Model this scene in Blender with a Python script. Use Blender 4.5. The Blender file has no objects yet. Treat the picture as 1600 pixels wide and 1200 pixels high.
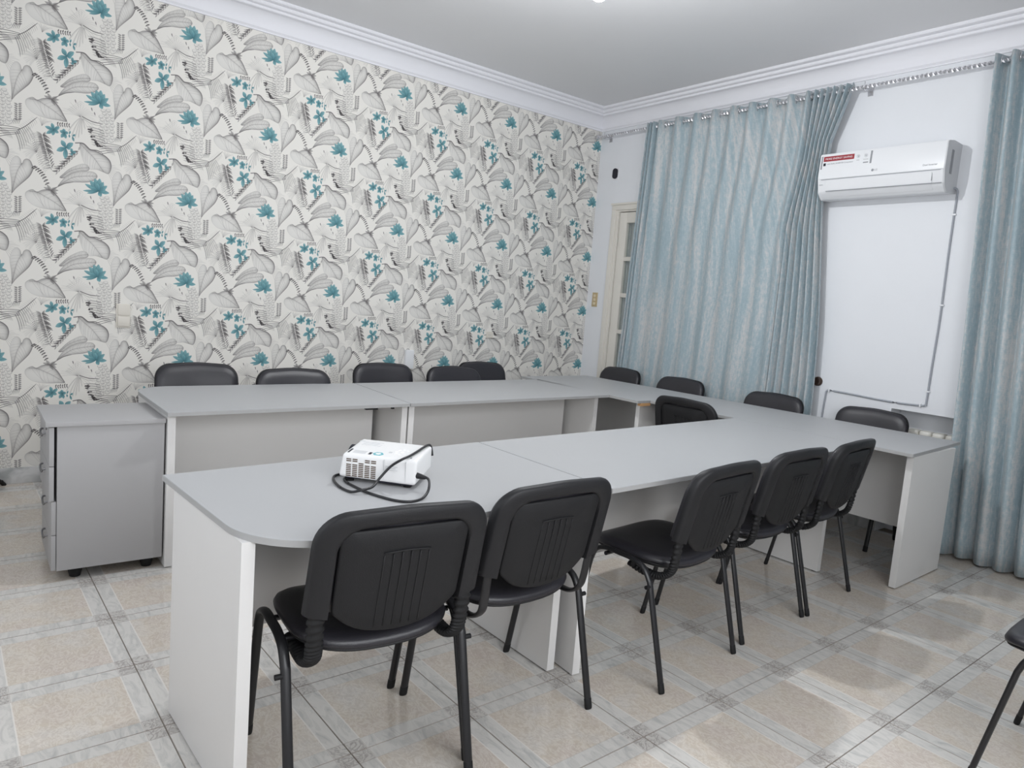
import bpy, bmesh, math, random
import numpy as np
from mathutils import Vector, Matrix

random.seed(7)
rng = np.random.default_rng(7)
SCN = bpy.context.scene
COL = SCN.collection
PI = math.pi
R = math.radians

# ------------------------------------------------------------------ camera
def make_camera():
    yaw, pit, rol = 0.907209676, -0.113920286, 0.0804367645
    f = Vector((-math.sin(yaw) * math.cos(pit), math.cos(yaw) * math.cos(pit), math.sin(pit)))
    rt = f.cross(Vector((0, 0, 1))).normalized()
    up = rt.cross(f)
    c, s = math.cos(rol), math.sin(rol)
    r2 = c * rt + s * up
    u2 = -s * rt + c * up
    cam = bpy.data.objects.new('camera', bpy.data.cameras.new('camera'))
    COL.objects.link(cam)
    cam.matrix_world = Matrix(((r2.x, u2.x, -f.x, 5.2452), (r2.y, u2.y, -f.y, -4.9692),
                               (r2.z, u2.z, -f.z, 1.3586), (0, 0, 0, 1)))
    cam.data.sensor_width = 36.0
    cam.data.lens = 36.0 * 1109.84 / 1600.0
    cam.data.clip_start = 0.02
    SCN.camera = cam
make_camera()

# ------------------------------------------------------------------ world, lights, exposure
SCN.view_settings.view_transform = 'Standard'
SCN.view_settings.look = 'None'
SCN.view_settings.gamma = 1.0
SCN.view_settings.use_curve_mapping = False
SCN.view_settings.exposure = -0.17
LAMP = (2.55, -2.52, 2.882)       # bulb of the pendant, its tip just peeking in at the top of the frame
LAMP_E = 1420.0                  # emission of the bulb glass
WIN_W = 66.0
FILL_WIN_W = 13.0                    # soft fill from an unseen window added in the front wall                     # WIN_W is daylight through the window behind the camera
ROOM = (0.0, 5.65, -5.55, 0.0, 3.267)

world = bpy.data.worlds.new('world')
SCN.world = world
world.use_nodes = True
wn = world.node_tree.nodes
wn['Background'].inputs[0].default_value = (0.75, 0.85, 1.0, 1)
wn['Background'].inputs[1].default_value = 1.0

def area_light(name, loc, direction, sx, sy, power, color):
    l = bpy.data.lights.new(name, 'AREA')
    l.shape = 'RECTANGLE'; l.size = sx; l.size_y = sy
    l.energy = power; l.color = color
    o = bpy.data.objects.new(name, l)
    COL.objects.link(o)
    o.location = loc
    o.rotation_euler = Vector(direction).to_track_quat('-Z', 'Y').to_euler()
    return o
area_light('fill_window_light', (2.7, -5.72, 1.70), (0, 1, -0.10), 1.9, 1.35, FILL_WIN_W, (0.97, 0.985, 1.0))  # added fill: raises the ambient light from an unseen front window
area_light('window_daylight', (5.82, -3.75, 1.75), (-1, 0, -0.12), 2.5, 1.30, WIN_W, (0.97, 0.985, 1.0))

# ------------------------------------------------------------------ materials
MATS = {}
def new_mat(name):
    m = bpy.data.materials.new(name)
    m.use_nodes = True
    nt = m.node_tree
    return m, nt, nt.nodes['Principled BSDF']

def plain(name, col, rough=0.5, spec=0.5, metal=0.0, noise=0.0, nscale=40.0, bump=0.0, bscale=300.0, coat=0.0):
    if name in MATS: return MATS[name]
    m, nt, b = new_mat(name)
    b.inputs['Base Color'].default_value = (*col, 1)
    b.inputs['Roughness'].default_value = rough
    b.inputs['Specular IOR Level'].default_value = spec
    b.inputs['Metallic'].default_value = metal
    b.inputs['Coat Weight'].default_value = coat
    tc = nt.nodes.new('ShaderNodeTexCoord')
    if noise:
        n = nt.nodes.new('ShaderNodeTexNoise'); n.inputs['Scale'].default_value = nscale; n.inputs['Detail'].default_value = 4
        nt.links.new(tc.outputs['Object'], n.inputs['Vector'])
        mx = nt.nodes.new('ShaderNodeMix'); mx.data_type = 'RGBA'
        mx.inputs[6].default_value = (*[c * (1 - noise) for c in col], 1)
        mx.inputs[7].default_value = (*[min(1, c * (1 + noise)) for c in col], 1)
        nt.links.new(n.outputs['Fac'], mx.inputs[0])
        nt.links.new(mx.outputs[2], b.inputs['Base Color'])
    if bump:
        n2 = nt.nodes.new('ShaderNodeTexNoise'); n2.inputs['Scale'].default_value = bscale; n2.inputs['Detail'].default_value = 3
        nt.links.new(tc.outputs['Object'], n2.inputs['Vector'])
        bp = nt.nodes.new('ShaderNodeBump'); bp.inputs['Strength'].default_value = bump; bp.inputs['Distance'].default_value = 0.002
        nt.links.new(n2.outputs['Fac'], bp.inputs['Height'])
        nt.links.new(bp.outputs['Normal'], b.inputs['Normal'])
    MATS[name] = m
    return m

WALL = plain('wall_paint', (0.80, 0.815, 0.845), 0.55, 0.3, noise=0.02, nscale=3, bump=0.15, bscale=60)
WALL2 = plain('wall_paint_far', (0.83, 0.83, 0.83), 0.6, 0.3, noise=0.02, nscale=3)
CEIL = plain('ceiling_paint', (0.80, 0.80, 0.815), 0.5, 0.3, noise=0.02, nscale=2)
PLASTER = plain('cornice_plaster', (0.84, 0.84, 0.88), 0.5, 0.3)
TOPGREY = plain('grey_laminate', (0.43, 0.435, 0.445), 0.42, 0.4, noise=0.015, nscale=6, bump=0.06, bscale=500)
EDGEGREY = plain('grey_edge_band', (0.40, 0.40, 0.40), 0.45, 0.4)
PANELWHITE = plain('white_laminate', (0.745, 0.735, 0.725), 0.4, 0.4, noise=0.012, nscale=8)
CHIP = plain('raw_chipboard', (0.62, 0.36, 0.17), 0.8, 0.2, noise=0.2, nscale=150)
CABGREY = plain('cabinet_grey', (0.40, 0.395, 0.40), 0.42, 0.4, noise=0.012, nscale=8)
LEATHER = plain('black_leatherette', (0.020, 0.0190, 0.0245), 0.38, 0.55, noise=0.08, nscale=30, bump=0.25, bscale=260)
SHELL = plain('black_shell_plastic', (0.0125, 0.0125, 0.0145), 0.5, 0.38, bump=0.3, bscale=420)
PANELBLK = plain('black_panel_plastic', (0.0115, 0.0115, 0.013), 0.55, 0.33, bump=0.3, bscale=420)
RUBBER = plain('black_rubber', (0.012, 0.012, 0.013), 0.6, 0.3)
BLKMETAL = plain('black_painted_steel', (0.012, 0.012, 0.014), 0.36, 0.5)
CHROME = plain('chrome', (0.66, 0.66, 0.68), 0.30, 0.5, metal=1.0)
DULLMETAL = plain('dull_metal', (0.30, 0.30, 0.31), 0.35, 0.5, metal=1.0)
WHITEPLASTIC = plain('white_plastic', (0.83, 0.84, 0.86), 0.3, 0.5)
ACGREY = plain('ac_side_grey', (0.62, 0.63, 0.65), 0.4, 0.4)
BEIGEPLASTIC = plain('beige_plastic', (0.72, 0.68, 0.61), 0.35, 0.5)
GOLD = plain('brass_plate', (0.62, 0.50, 0.30), 0.35, 0.5, metal=0.4)
IVORY = plain('ivory_plastic', (0.75, 0.66, 0.48), 0.4, 0.4)
BROWN = plain('brown_bakelite', (0.055, 0.032, 0.022), 0.35, 0.5)
CREAM = plain('cream_door_paint', (0.76, 0.73, 0.67), 0.4, 0.4, noise=0.02, nscale=10)
RADWHITE = plain('radiator_enamel', (0.80, 0.78, 0.72), 0.35, 0.5)
CABLEGREY = plain('grey_cable', (0.36, 0.38, 0.42), 0.5, 0.4)
RED = plain('red_print', (0.33, 0.03, 0.042), 0.4, 0.4)
INKGREY = plain('grey_print', (0.30, 0.31, 0.33), 0.5, 0.3)
INKLIGHT = plain('light_grey_print', (0.62, 0.63, 0.64), 0.5, 0.3)
INKBLACK = plain('black_print', (0.02, 0.02, 0.03), 0.5, 0.3)
TEALINK = plain('teal_print', (0.10, 0.42, 0.48), 0.4, 0.4)
PAPERWHITE = plain('white_print', (0.88, 0.88, 0.88), 0.5, 0.3)
PROJWHITE = plain('projector_white', (0.82, 0.82, 0.82), 0.28, 0.5)
SLOT = plain('vent_dark', (0.10, 0.07, 0.045), 0.6, 0.3)
BLACK = plain('black_cable_rubber', (0.014, 0.014, 0.016), 0.42, 0.5)
GROUT = plain('grout', (0.20, 0.17, 0.14), 0.8, 0.2, noise=0.2, nscale=20)

def stone_mat():
    m, nt, b = new_mat('grey_marble')
    tc = nt.nodes.new('ShaderNodeTexCoord')
    n = nt.nodes.new('ShaderNodeTexNoise'); n.inputs['Scale'].default_value = 7; n.inputs['Detail'].default_value = 6; n.inputs['Distortion'].default_value = 1.2
    nt.links.new(tc.outputs['Object'], n.inputs['Vector'])
    cr = nt.nodes.new('ShaderNodeValToRGB')
    cr.color_ramp.elements[0].position = 0.35; cr.color_ramp.elements[0].color = (0.40, 0.41, 0.41, 1)
    cr.color_ramp.elements[1].position = 0.6; cr.color_ramp.elements[1].color = (0.66, 0.66, 0.66, 1)
    nt.links.new(n.outputs['Fac'], cr.inputs[0]); nt.links.new(cr.outputs[0], b.inputs['Base Color'])
    b.inputs['Roughness'].default_value = 0.25
    return m
STONE = stone_mat()

TS, TR = 0.418, 0.412
def tile_mat():
    m, nt, b = new_mat('glazed_floor_tile')
    N, L = nt.nodes.new, nt.links.new
    def math_(op, a, bb=None):
        x = N('ShaderNodeMath'); x.operation = op
        for i, v in enumerate((a, bb)):
            if v is None: continue
            if isinstance(v, (int, float)): x.inputs[i].default_value = v
            else: L(v, x.inputs[i])
        return x.outputs[0]
    def mix(fac, a, bb):
        x = N('ShaderNodeMix'); x.data_type = 'RGBA'
        L(fac, x.inputs[0])
        for i, v in ((6, a), (7, bb)):
            if isinstance(v, tuple): x.inputs[i].default_value = (*v, 1)
            else: L(v, x.inputs[i])
        return x.outputs[2]
    def ramp(fac, stops):
        x = N('ShaderNodeValToRGB')
        e = x.color_ramp.elements
        while len(e) < len(stops): e.new(0.5)
        for k, (p, c) in enumerate(stops):
            e[k].position = p; e[k].color = (*c, 1)
        L(fac, x.inputs[0]); return x.outputs[0]
    def noise(vec, scale, detail=4, dist=0.0, rough=0.5):
        x = N('ShaderNodeTexNoise'); x.inputs['Scale'].default_value = scale; x.inputs['Detail'].default_value = detail
        x.inputs['Distortion'].default_value = dist; x.inputs['Roughness'].default_value = rough
        L(vec, x.inputs['Vector']); return x.outputs['Fac']
    tc = N('ShaderNodeTexCoord'); oi = N('ShaderNodeObjectInfo')
    sx = N('ShaderNodeSeparateXYZ'); L(tc.outputs['Object'], sx.inputs[0])
    ax = math_('ABSOLUTE', sx.outputs[0]); ay = math_('ABSOLUTE', sx.outputs[1])
    dx = math_('SUBTRACT', TS / 2, ax); dy = math_('SUBTRACT', TR / 2, ay)
    dmin = math_('MINIMUM', dx, dy); dmax = math_('MAXIMUM', dx, dy)
    Bw = 0.054
    border = math_('LESS_THAN', dmin, Bw)
    corner = math_('LESS_THAN', dmax, Bw)
    # per-tile random offset
    off = N('ShaderNodeVectorMath'); off.operation = 'SCALE'
    cmb = N('ShaderNodeCombineXYZ')
    r = oi.outputs['Random']
    L(math_('MULTIPLY', r, 37.0), cmb.inputs[0]); L(math_('MULTIPLY', r, 91.0), cmb.inputs[1]); L(math_('MULTIPLY', r, 13.0), cmb.inputs[2])
    add = N('ShaderNodeVectorMath'); add.operation = 'ADD'
    L(tc.outputs['Object'], add.inputs[0]); L(cmb.outputs[0], add.inputs[1])
    v = add.outputs[0]
    # field: pinkish beige with cream worm pattern
    big = noise(v, 6, 3)
    field = ramp(big, [(0.35, (0.58, 0.505, 0.45)), (0.52, (0.60, 0.53, 0.45)), (0.68, (0.60, 0.56, 0.52))])
    mp = N('ShaderNodeMapping'); mp.inputs['Scale'].default_value = (1.0, 1.6, 1.0); L(v, mp.inputs[0])
    worm = noise(mp.outputs[0], 15, 4, 2.8)
    wl = math_('ABSOLUTE', math_('SUBTRACT', worm, 0.5))
    wm = ramp(wl, [(0.0, (1, 1, 1)), (0.10, (0, 0, 0))])
    field = mix(math_('MULTIPLY', wm, 0.50), field, (0.76, 0.72, 0.66))
    worm2 = noise(v, 19, 4, 2.4)
    wm2 = ramp(math_('ABSOLUTE', math_('SUBTRACT', worm2, 0.45)), [(0.0, (1, 1, 1)), (0.05, (0, 0, 0))])
    field = mix(math_('MULTIPLY', wm2, 0.32), field, (0.46, 0.39, 0.335))
    # border: grey white marble with diagonal veins
    mp2 = N('ShaderNodeMapping'); mp2.inputs['Rotation'].default_value = (0, 0, 0.6); mp2.inputs['Scale'].default_value = (1.0, 3.0, 1.0); L(v, mp2.inputs[0])
    mv = noise(mp2.outputs[0], 9, 5, 1.5)
    marb = ramp(mv, [(0.32, (0.50, 0.495, 0.48)), (0.43, (0.605, 0.588, 0.560)), (0.58, (0.665, 0.645, 0.615)), (0.7, (0.62, 0.60, 0.57))])
    veins = ramp(math_('ABSOLUTE', math_('SUBTRACT', mv, 0.47)), [(0.0, (1, 1, 1)), (0.02, (0, 0, 0))])
    marb = mix(math_('MULTIPLY', veins, 0.3), marb, (0.40, 0.41, 0.41))
    # corner squares: grey with dark scribble
    sc = noise(v, 20, 2, 3.5)
    sm = ramp(math_('ABSOLUTE', math_('SUBTRACT', sc, 0.5)), [(0.0, (1, 1, 1)), (0.09, (0, 0, 0))])
    cor = mix(math_('MULTIPLY', sm, 0.85), (0.58, 0.555, 0.525), (0.33, 0.305, 0.29))
    col = mix(border, field, marb)
    col = mix(corner, col, cor)
    # thin pale line inside the strips, thin dark rims of the corner squares
    l1 = math_('LESS_THAN', math_('ABSOLUTE', math_('SUBTRACT', dy, Bw)), 0.0022)
    col = mix(math_('MULTIPLY', l1, 0.75), col, (0.76, 0.73, 0.69))
    l2 = math_('LESS_THAN', math_('ABSOLUTE', math_('SUBTRACT', dx, Bw)), 0.0012)
    col = mix(math_('MULTIPLY', l2, 0.35), col, (0.42, 0.38, 0.35))
    l3 = math_('LESS_THAN', dmin, 0.0022)
    col = mix(math_('MULTIPLY', l3, 0.7), col, (0.24, 0.20, 0.165))
    l4 = math_('MULTIPLY', math_('LESS_THAN', math_('ABSOLUTE', math_('SUBTRACT', dmax, Bw)), 0.0014), border)
    col = mix(math_('MULTIPLY', l4, 0.5), col, (0.36, 0.33, 0.31))
    L(col, b.inputs['Base Color'])
    b.inputs['Roughness'].default_value = 0.12
    b.inputs['Specular IOR Level'].default_value = 0.5
    bp = N('ShaderNodeBump'); bp.inputs['Strength'].default_value = 0.05; bp.inputs['Distance'].default_value = 0.002
    L(noise(v, 9, 2), bp.inputs['Height']); L(bp.outputs['Normal'], b.inputs['Normal'])
    return m
TILE = tile_mat()

def curtain_mat():
    m, nt, b = new_mat('teal_jacquard')
    N, L = nt.nodes.new, nt.links.new
    uv = N('ShaderNodeUVMap'); uv.uv_map = 'UVMap'
    def noise(scale, sx, sy, detail=5, rough=0.6):
        mp = N('ShaderNodeMapping'); mp.inputs['Scale'].default_value = (sx, sy, 1); L(uv.outputs[0], mp.inputs[0])
        x = N('ShaderNodeTexNoise'); x.inputs['Scale'].default_value = scale; x.inputs['Detail'].default_value = detail; x.inputs['Roughness'].default_value = rough
        L(mp.outputs[0], x.inputs['Vector']); return x.outputs['Fac']
    def mth(op, a, c):
        x = N('ShaderNodeMath'); x.operation = op
        for i, v in enumerate((a, c)):
            if isinstance(v, (int, float)): x.inputs[i].default_value = v
            else: L(v, x.inputs[i])
        return x.outputs[0]
    a = noise(3.0, 6.5, 0.42, 7, 0.60)
    fine = noise(30, 2.5, 0.8, 3, 0.7)
    thread = noise(45, 0.6, 6.0, 2, 0.6)
    s = mth('ADD', mth('MULTIPLY', a, 0.50), mth('ADD', mth('MULTIPLY', fine, 0.34), mth('MULTIPLY', thread, 0.16)))
    cr = N('ShaderNodeValToRGB'); e = cr.color_ramp.elements
    while len(e) < 4: e.new(0.5)
    for k, (p, c) in enumerate([(0.41, (0.31, 0.40, 0.445)), (0.485, (0.365, 0.45, 0.49)), (0.525, (0.455, 0.50, 0.52)), (0.585, (0.56, 0.56, 0.56))]):
        e[k].position = p; e[k].color = (*c, 1)
    L(s, cr.inputs[0]); L(cr.outputs[0], b.inputs['Base Color'])
    b.inputs['Roughness'].default_value = 0.5
    b.inputs['Specular IOR Level'].default_value = 0.35
    b.inputs['Sheen Weight'].default_value = 0.25
    bp = N('ShaderNodeBump'); bp.inputs['Strength'].default_value = 0.2; bp.inputs['Distance'].default_value = 0.002
    L(fine, bp.inputs['Height']); L(bp.outputs['Normal'], b.inputs['Normal'])
    return m
CURTAIN = curtain_mat()

def sheer_mat():
    m, nt, b = new_mat('grey_net_cloth')
    N, L = nt.nodes.new, nt.links.new
    tc = N('ShaderNodeTexCoord')
    w = N('ShaderNodeTexWave'); w.inputs['Scale'].default_value = 14; w.inputs['Distortion'].default_value = 1.0
    L(tc.outputs['Object'], w.inputs['Vector'])
    cr = N('ShaderNodeValToRGB')
    cr.color_ramp.elements[0].color = (0.36, 0.35, 0.34, 1); cr.color_ramp.elements[1].color = (0.55, 0.54, 0.525, 1)
    L(w.outputs['Fac'], cr.inputs[0]); L(cr.outputs[0], b.inputs['Base Color'])
    b.inputs['Roughness'].default_value = 0.9
    trn = N('ShaderNodeBsdfTranslucent'); L(cr.outputs[0], trn.inputs['Color'])
    ms = N('ShaderNodeMixShader'); ms.inputs[0].default_value = 0.22
    L(b.outputs[0], ms.inputs[1]); L(trn.outputs[0], ms.inputs[2])
    L(ms.outputs[0], nt.nodes['Material Output'].inputs['Surface'])
    return m
SHEER = sheer_mat()

def glass_mat():
    m = bpy.data.materials.new('window_glass'); m.use_nodes = True
    nt = m.node_tree; nt.nodes.clear()
    out = nt.nodes.new('ShaderNodeOutputMaterial'); mx = nt.nodes.new('ShaderNodeMixShader')
    tr = nt.nodes.new('ShaderNodeBsdfTransparent'); gl = nt.nodes.new('ShaderNodeBsdfGlossy'); mx.inputs[0].default_value = 0.07
    tr.inputs[0].default_value = (0.94, 0.97, 0.96, 1); gl.inputs['Roughness'].default_value = 0.03
    nt.links.new(tr.outputs[0], mx.inputs[1]); nt.links.new(gl.outputs[0], mx.inputs[2])
    nt.links.new(mx.outputs[0], out.inputs[0])
    return m
GLASS = glass_mat()

def emit_mat(name, col, strength):
    m, nt, b = new_mat(name)
    b.inputs['Base Color'].default_value = (*col, 1)
    b.inputs['Emission Color'].default_value = (*col, 1)
    b.inputs['Emission Strength'].default_value = strength
    return m
BULB = emit_mat('lamp_bulb_glass', (0.965, 0.985, 1.0), LAMP_E)

# ---- wallpaper print: one 0.53 m repeat drawn here with numpy, tiled over the wall
PW, PH = 1270.0, 1181.0        # drawing units of one repeat
def wallpaper_image(size=768):
    W, H = size, size
    kx, ky = W / PW, H / PH
    img = np.empty((H, W, 3)); img[:] = (0.920, 0.910, 0.888)
    INK = np.array((0.40, 0.385, 0.385)); DARK = np.array((0.27, 0.255, 0.26))
    TEALD = np.array((0.30, 0.505, 0.545)); TEALL = np.array((0.535, 0.725, 0.75))
    PALE = np.array((0.895, 0.886, 0.868))
    def window(x0, y0, x1, y1):
        i0, i1 = int(math.floor(x0 * kx)) - 2, int(math.ceil(x1 * kx)) + 2
        j0, j1 = int(math.floor(y0 * ky)) - 2, int(math.ceil(y1 * ky)) + 2
        ii = np.arange(i0, i1); jj = np.arange(j0, j1)
        X, Y = np.meshgrid((ii + 0.5) / kx, (jj + 0.5) / ky)
        return np.ix_(jj % H, ii % W), X, Y
    def blend(ix, a, col):
        a = np.clip(a, 0, 1)[..., None]
        img[ix] = img[ix] * (1 - a) + col * a
    def T(p):                    # sketch units, straightened
        return (p[0] - 810.0, (p[1] - 330.0) - 0.202 * (p[0] - 810.0))
    def segdist(X, Y, pts):
        best = np.full(X.shape, 1e9)
        for (ax, ay), (bx, by) in zip(pts, pts[1:]):
            vx, vy = bx - ax, by - ay
            t = np.clip(((X - ax) * vx + (Y - ay) * vy) / (vx * vx + vy * vy + 1e-9), 0, 1)
            best = np.minimum(best, np.hypot(X - ax - t * vx, Y - ay - t * vy))
        return best
    def bez(p, c, q, n=9):
        return [((1 - t) ** 2 * p[0] + 2 * t * (1 - t) * c[0] + t * t * q[0], (1 - t) ** 2 * p[1] + 2 * t * (1 - t) * c[1] + t * t * q[1]) for t in np.linspace(0, 1, n)]
    def spl(pts, closed, n=5):
        P = [Vector((p[0], p[1])) for p in pts]; m = len(P); out = []
        for i in range(m if closed else m - 1):
            if closed: p0, p1, p2, p3 = P[i - 1], P[i], P[(i + 1) % m], P[(i + 2) % m]
            else: p0, p1, p2, p3 = P[max(i - 1, 0)], P[i], P[i + 1], P[min(i + 2, m - 1)]
            for k in range(n):
                t = k / n
                v = 0.5 * ((2 * p1) + (p2 - p0) * t + (2 * p0 - 5 * p1 + 4 * p2 - p3) * t * t + (3 * p1 - p0 - 3 * p2 + p3) * t ** 3)
                out.append((v.x, v.y))
        out.append(out[0] if closed else (P[-1].x, P[-1].y))
        return out
    def curve(pts, w, al, col=INK, taper=True):
        xs = [p[0] for p in pts]; ys = [p[1] for p in pts]; m = w + 5
        ix, X, Y = window(min(xs) - m, min(ys) - m, max(xs) + m, max(ys) + m)
        d = segdist(X, Y, pts)
        if taper:
            e = np.minimum(np.hypot(X - xs[-1], Y - ys[-1]) / (12 * w), 1)
            ww = w * (0.35 + 0.65 * e)
        else: ww = w
        blend(ix, al * np.clip((ww - d) / 2.2 + 0.5, 0, 1), col)
    def blade(p, q, w, al, col=INK, bend=0.0):
        # lens-shaped blade from p to q
        (ax, ay), (bx, by) = p, q
        m = w + abs(bend) + 6
        ix, X, Y = window(min(ax, bx) - m, min(ay, by) - m, max(ax, bx) + m, max(ay, by) + m)
        vx, vy = bx - ax, by - ay; l = math.hypot(vx, vy) + 1e-6
        t = ((X - ax) * vx + (Y - ay) * vy) / l / l
        s = ((X - ax) * vy - (Y - ay) * vx) / l - bend * np.sin(PI * np.clip(t, 0, 1))
        hw = w * np.sin(PI * np.clip(t, 0, 1) ** 0.7) ** 0.8
        blend(ix, al * np.clip((hw - np.abs(s)) / 2.2 + 0.5, 0, 1) * (t > 0) * (t < 1), col)
    def petal(p, q, w, al=0.95):
        (ax, ay), (bx, by) = p, q
        m = w + 6
        ix, X, Y = window(min(ax, bx) - m, min(ay, by) - m, max(ax, bx) + m, max(ay, by) + m)
        vx, vy = bx - ax, by - ay; l = math.hypot(vx, vy) + 1e-6
        t = ((X - ax) * vx + (Y - ay) * vy) / l / l
        s = ((X - ax) * vy - (Y - ay) * vx) / l
        hw = w * np.sin(PI * np.clip(t, 0, 1) ** 1.15) ** 0.75
        tt = np.clip(t, 0, 1)[..., None]
        c = TEALL * tt + TEALD * (1 - tt)
        c = c * (1 - 0.18 * np.exp(-(s / 3.0) ** 2))[..., None]
        c = c * (1 - 0.14 * np.clip(s / (hw + 1e-3), 0, 1))[..., None]
        blend(ix, al * np.clip((hw - np.abs(s)) / 2.2 + 0.5, 0, 1) * (t > 0) * (t < 1), c)
    def leaf(outline, rib, light, al=0.75, nv=9, vlen=0.9, k=26.0):
        # pencilled leaf: pale fill, shaded margin away from the light, midrib and side veins
        o = spl([T(p) for p in outline], True); r = spl([T(p) for p in rib], False)
        xs = [p[0] for p in o]; ys = [p[1] for p in o]
        ix, X, Y = window(min(xs) - 8, min(ys) - 8, max(xs) + 8, max(ys) + 8)
        ins = np.zeros(X.shape, bool)
        for (ax, ay), (bx, by) in zip(o, o[1:]):
            if ay == by: continue
            c = ((ay > Y) != (by > Y)) & (X < (bx - ax) * (Y - ay) / (by - ay) + ax)
            ins ^= c
        d = segdist(X, Y, o); dr = segdist(X, Y, r)
        mask = np.where(ins, np.clip(d / 2 + 0.3, 0, 1), 0)
        blend(ix, 0.9 * mask, PALE)
        # side of the rib: sign from the nearest rib direction
        cx, cy = np.mean(xs), np.mean(ys)
        lx, ly = math.cos(R(light)), -math.sin(R(light))
        wid = max(max(xs) - min(xs), max(ys) - min(ys)) / 2
        sh = np.clip(0.5 - ((X - cx) * lx + (Y - cy) * ly) / wid * 0.75, 0.06, 1)
        edge = np.exp(-d / k) * sh + 0.55 * np.exp(-d / (k * 0.35)) * sh
        broad = np.exp(-d / (k * 2.6)) * sh * 0.17
        ribsh = 0.34 * np.exp(-(dr / 4.0) ** 2) + 0.16 * np.exp(-dr / 16.0)
        line = np.exp(-((d - 1.5) / 3.2) ** 2) * (0.22 + 0.44 * sh)
        blend(ix, mask * np.clip(np.maximum(al * edge * 0.75 + broad, line) + ribsh * 0.8, 0, 0.9), INK)
        m = len(r)
        for q in range(nv):
            i = int((q + 1.0) / (nv + 0.8) * (m - 1)); p = r[i]; a = r[max(i - 2, 0)]; b = r[min(i + 2, m - 1)]
            dx, dy = b[0] - a[0], b[1] - a[1]; l = math.hypot(dx, dy) + 1e-6; dx /= l; dy /= l
            for sg in (1, -1):
                # walk outward until the margin
                ex, ey = dx * 0.55 - sg * dy * 0.84, dy * 0.55 + sg * dx * 0.84
                far = min((pt for pt in o), key=lambda pt: abs((pt[0] - p[0]) * ey - (pt[1] - p[1]) * ex) + (1e6 if (pt[0] - p[0]) * ex + (pt[1] - p[1]) * ey < 0 else 0))
                L_ = math.hypot(far[0] - p[0], far[1] - p[1]) * vlen
                if L_ > wid * 1.6: continue
                c = (p[0] + ex * L_ * 0.5 - dx * L_ * 0.06, p[1] + ey * L_ * 0.5 - dy * L_ * 0.06)
                curve(bez(p, c, (p[0] + ex * L_ + dx * L_ * 0.10, p[1] + ey * L_ + dy * L_ * 0.10), 6), 1.7, 0.26)
    rnd = rng.random
    # ---- faint palm fans behind everything
    for c0, a0, a1, st, rr, al in (((595, 560), -175, -10, 11, 230, .17), ((595, 560), -10, 60, 12, 200, .15), ((940, 110), -100, 60, 13, 190, .20), ((70, 1010), -170, -60, 10, 220, .26), ((70, 1010), 130, 190, 12, 150, .2), ((1400, 930), -110, -40, 11, 160, .24)):
        c = T(c0)
        for a in range(a0, a1, st):
            r_ = rr * (0.8 + 0.35 * rnd()); e = (c[0] + r_ * math.cos(R(a)), c[1] + r_ * math.sin(R(a)) * 0.9 + 30)
            curve(bez(c, (c[0] + 0.55 * r_ * math.cos(R(a)), c[1] + 0.55 * r_ * math.sin(R(a)) * 0.9 - 26), e, 7), 2.4, al)
            e2 = (e[0] + 8, e[1] + 10)
            curve(bez(c, (c[0] + 0.55 * r_ * math.cos(R(a)) + 7, c[1] + 0.55 * r_ * math.sin(R(a)) * 0.9 - 12), e2, 7), 1.4, al * 0.8)
    # ---- hanging folded palm, centre
    for k in range(6):
        a = (600 + 8 * k, 575 + 4 * k); e = (452 + 42 * k, 700 + 150 * math.sin(k * .52 + .35))
        a, e = T(a), T(e); c = ((a[0] + e[0]) / 2 - 10, (a[1] + e[1]) / 2 - 30)
        curve(bez(a, c, e, 7), 2.2, .5); curve(bez((a[0] + 7, a[1] + 4), (c[0] + 12, c[1] + 6), (e[0] + 10, e[1] - 4), 7), 1.5, .36)
    curve(spl([T(p) for p in ((630, 560), (700, 600), (780, 635), (880, 655))], False), 5.5, .72, DARK)
    curve(spl([T(p) for p in ((640, 585), (720, 640), (800, 670), (890, 690))], False), 2.4, .5)
    for k in range(8):
        y = 690 + 34 * k
        a, e = T((690 + 9 * k, y)), T((905 + 5 * k, y + 62)); c = ((a[0] + e[0]) / 2 + 10, (a[1] + e[1]) / 2 - 16)
        curve(bez(e, c, a, 7), 4.2, .55); curve(bez((e[0], e[1] + 11), (c[0], c[1] + 12), (a[0] + 16, a[1] + 12), 7), 1.8, .42)
    # ---- lower frond: long double blades and hanging fringe
    for k in range(5):
        a, e = T((1140, 962 + 16 * k)), T((870 - 12 * k, 915 + 40 * k)); c = ((a[0] + e[0]) / 2, (a[1] + e[1]) / 2 - 16)
        curve(bez(a, c, e, 7), 3.6, .66, DARK) 
    for k in range(8):
        a = T((1085 + 21 * k, 1008 - 10 * k)); L_ = 225 - 13 * k
        e = (a[0] + 62 + 4 * k, a[1] + L_); c = (a[0] + 52, a[1] + L_ * .42)
        curve(bez(a, c, e, 8), 4.4 - .2 * k, .66 - .03 * k); curve(bez((a[0] + 9, a[1]), (c[0] + 12, c[1]), (e[0] + 6, e[1] - 26), 8), 1.6, .35)
    curve(spl([T(p) for p in ((1120, 980), (1200, 940), (1270, 885), (1345, 822))], False), 5, .66, DARK)
    for k in range(9):
        a = T((1165 + 19 * k, 955 - 13 * k)); curve(bez(a, (a[0] + 26, a[1] + 30), (a[0] + 26, a[1] + 92 - 5 * k), 6), 2.3, .36)
        curve(bez(a, (a[0] - 10, a[1] - 22), (a[0] - 40, a[1] - 26), 5), 1.8, .28)
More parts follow.
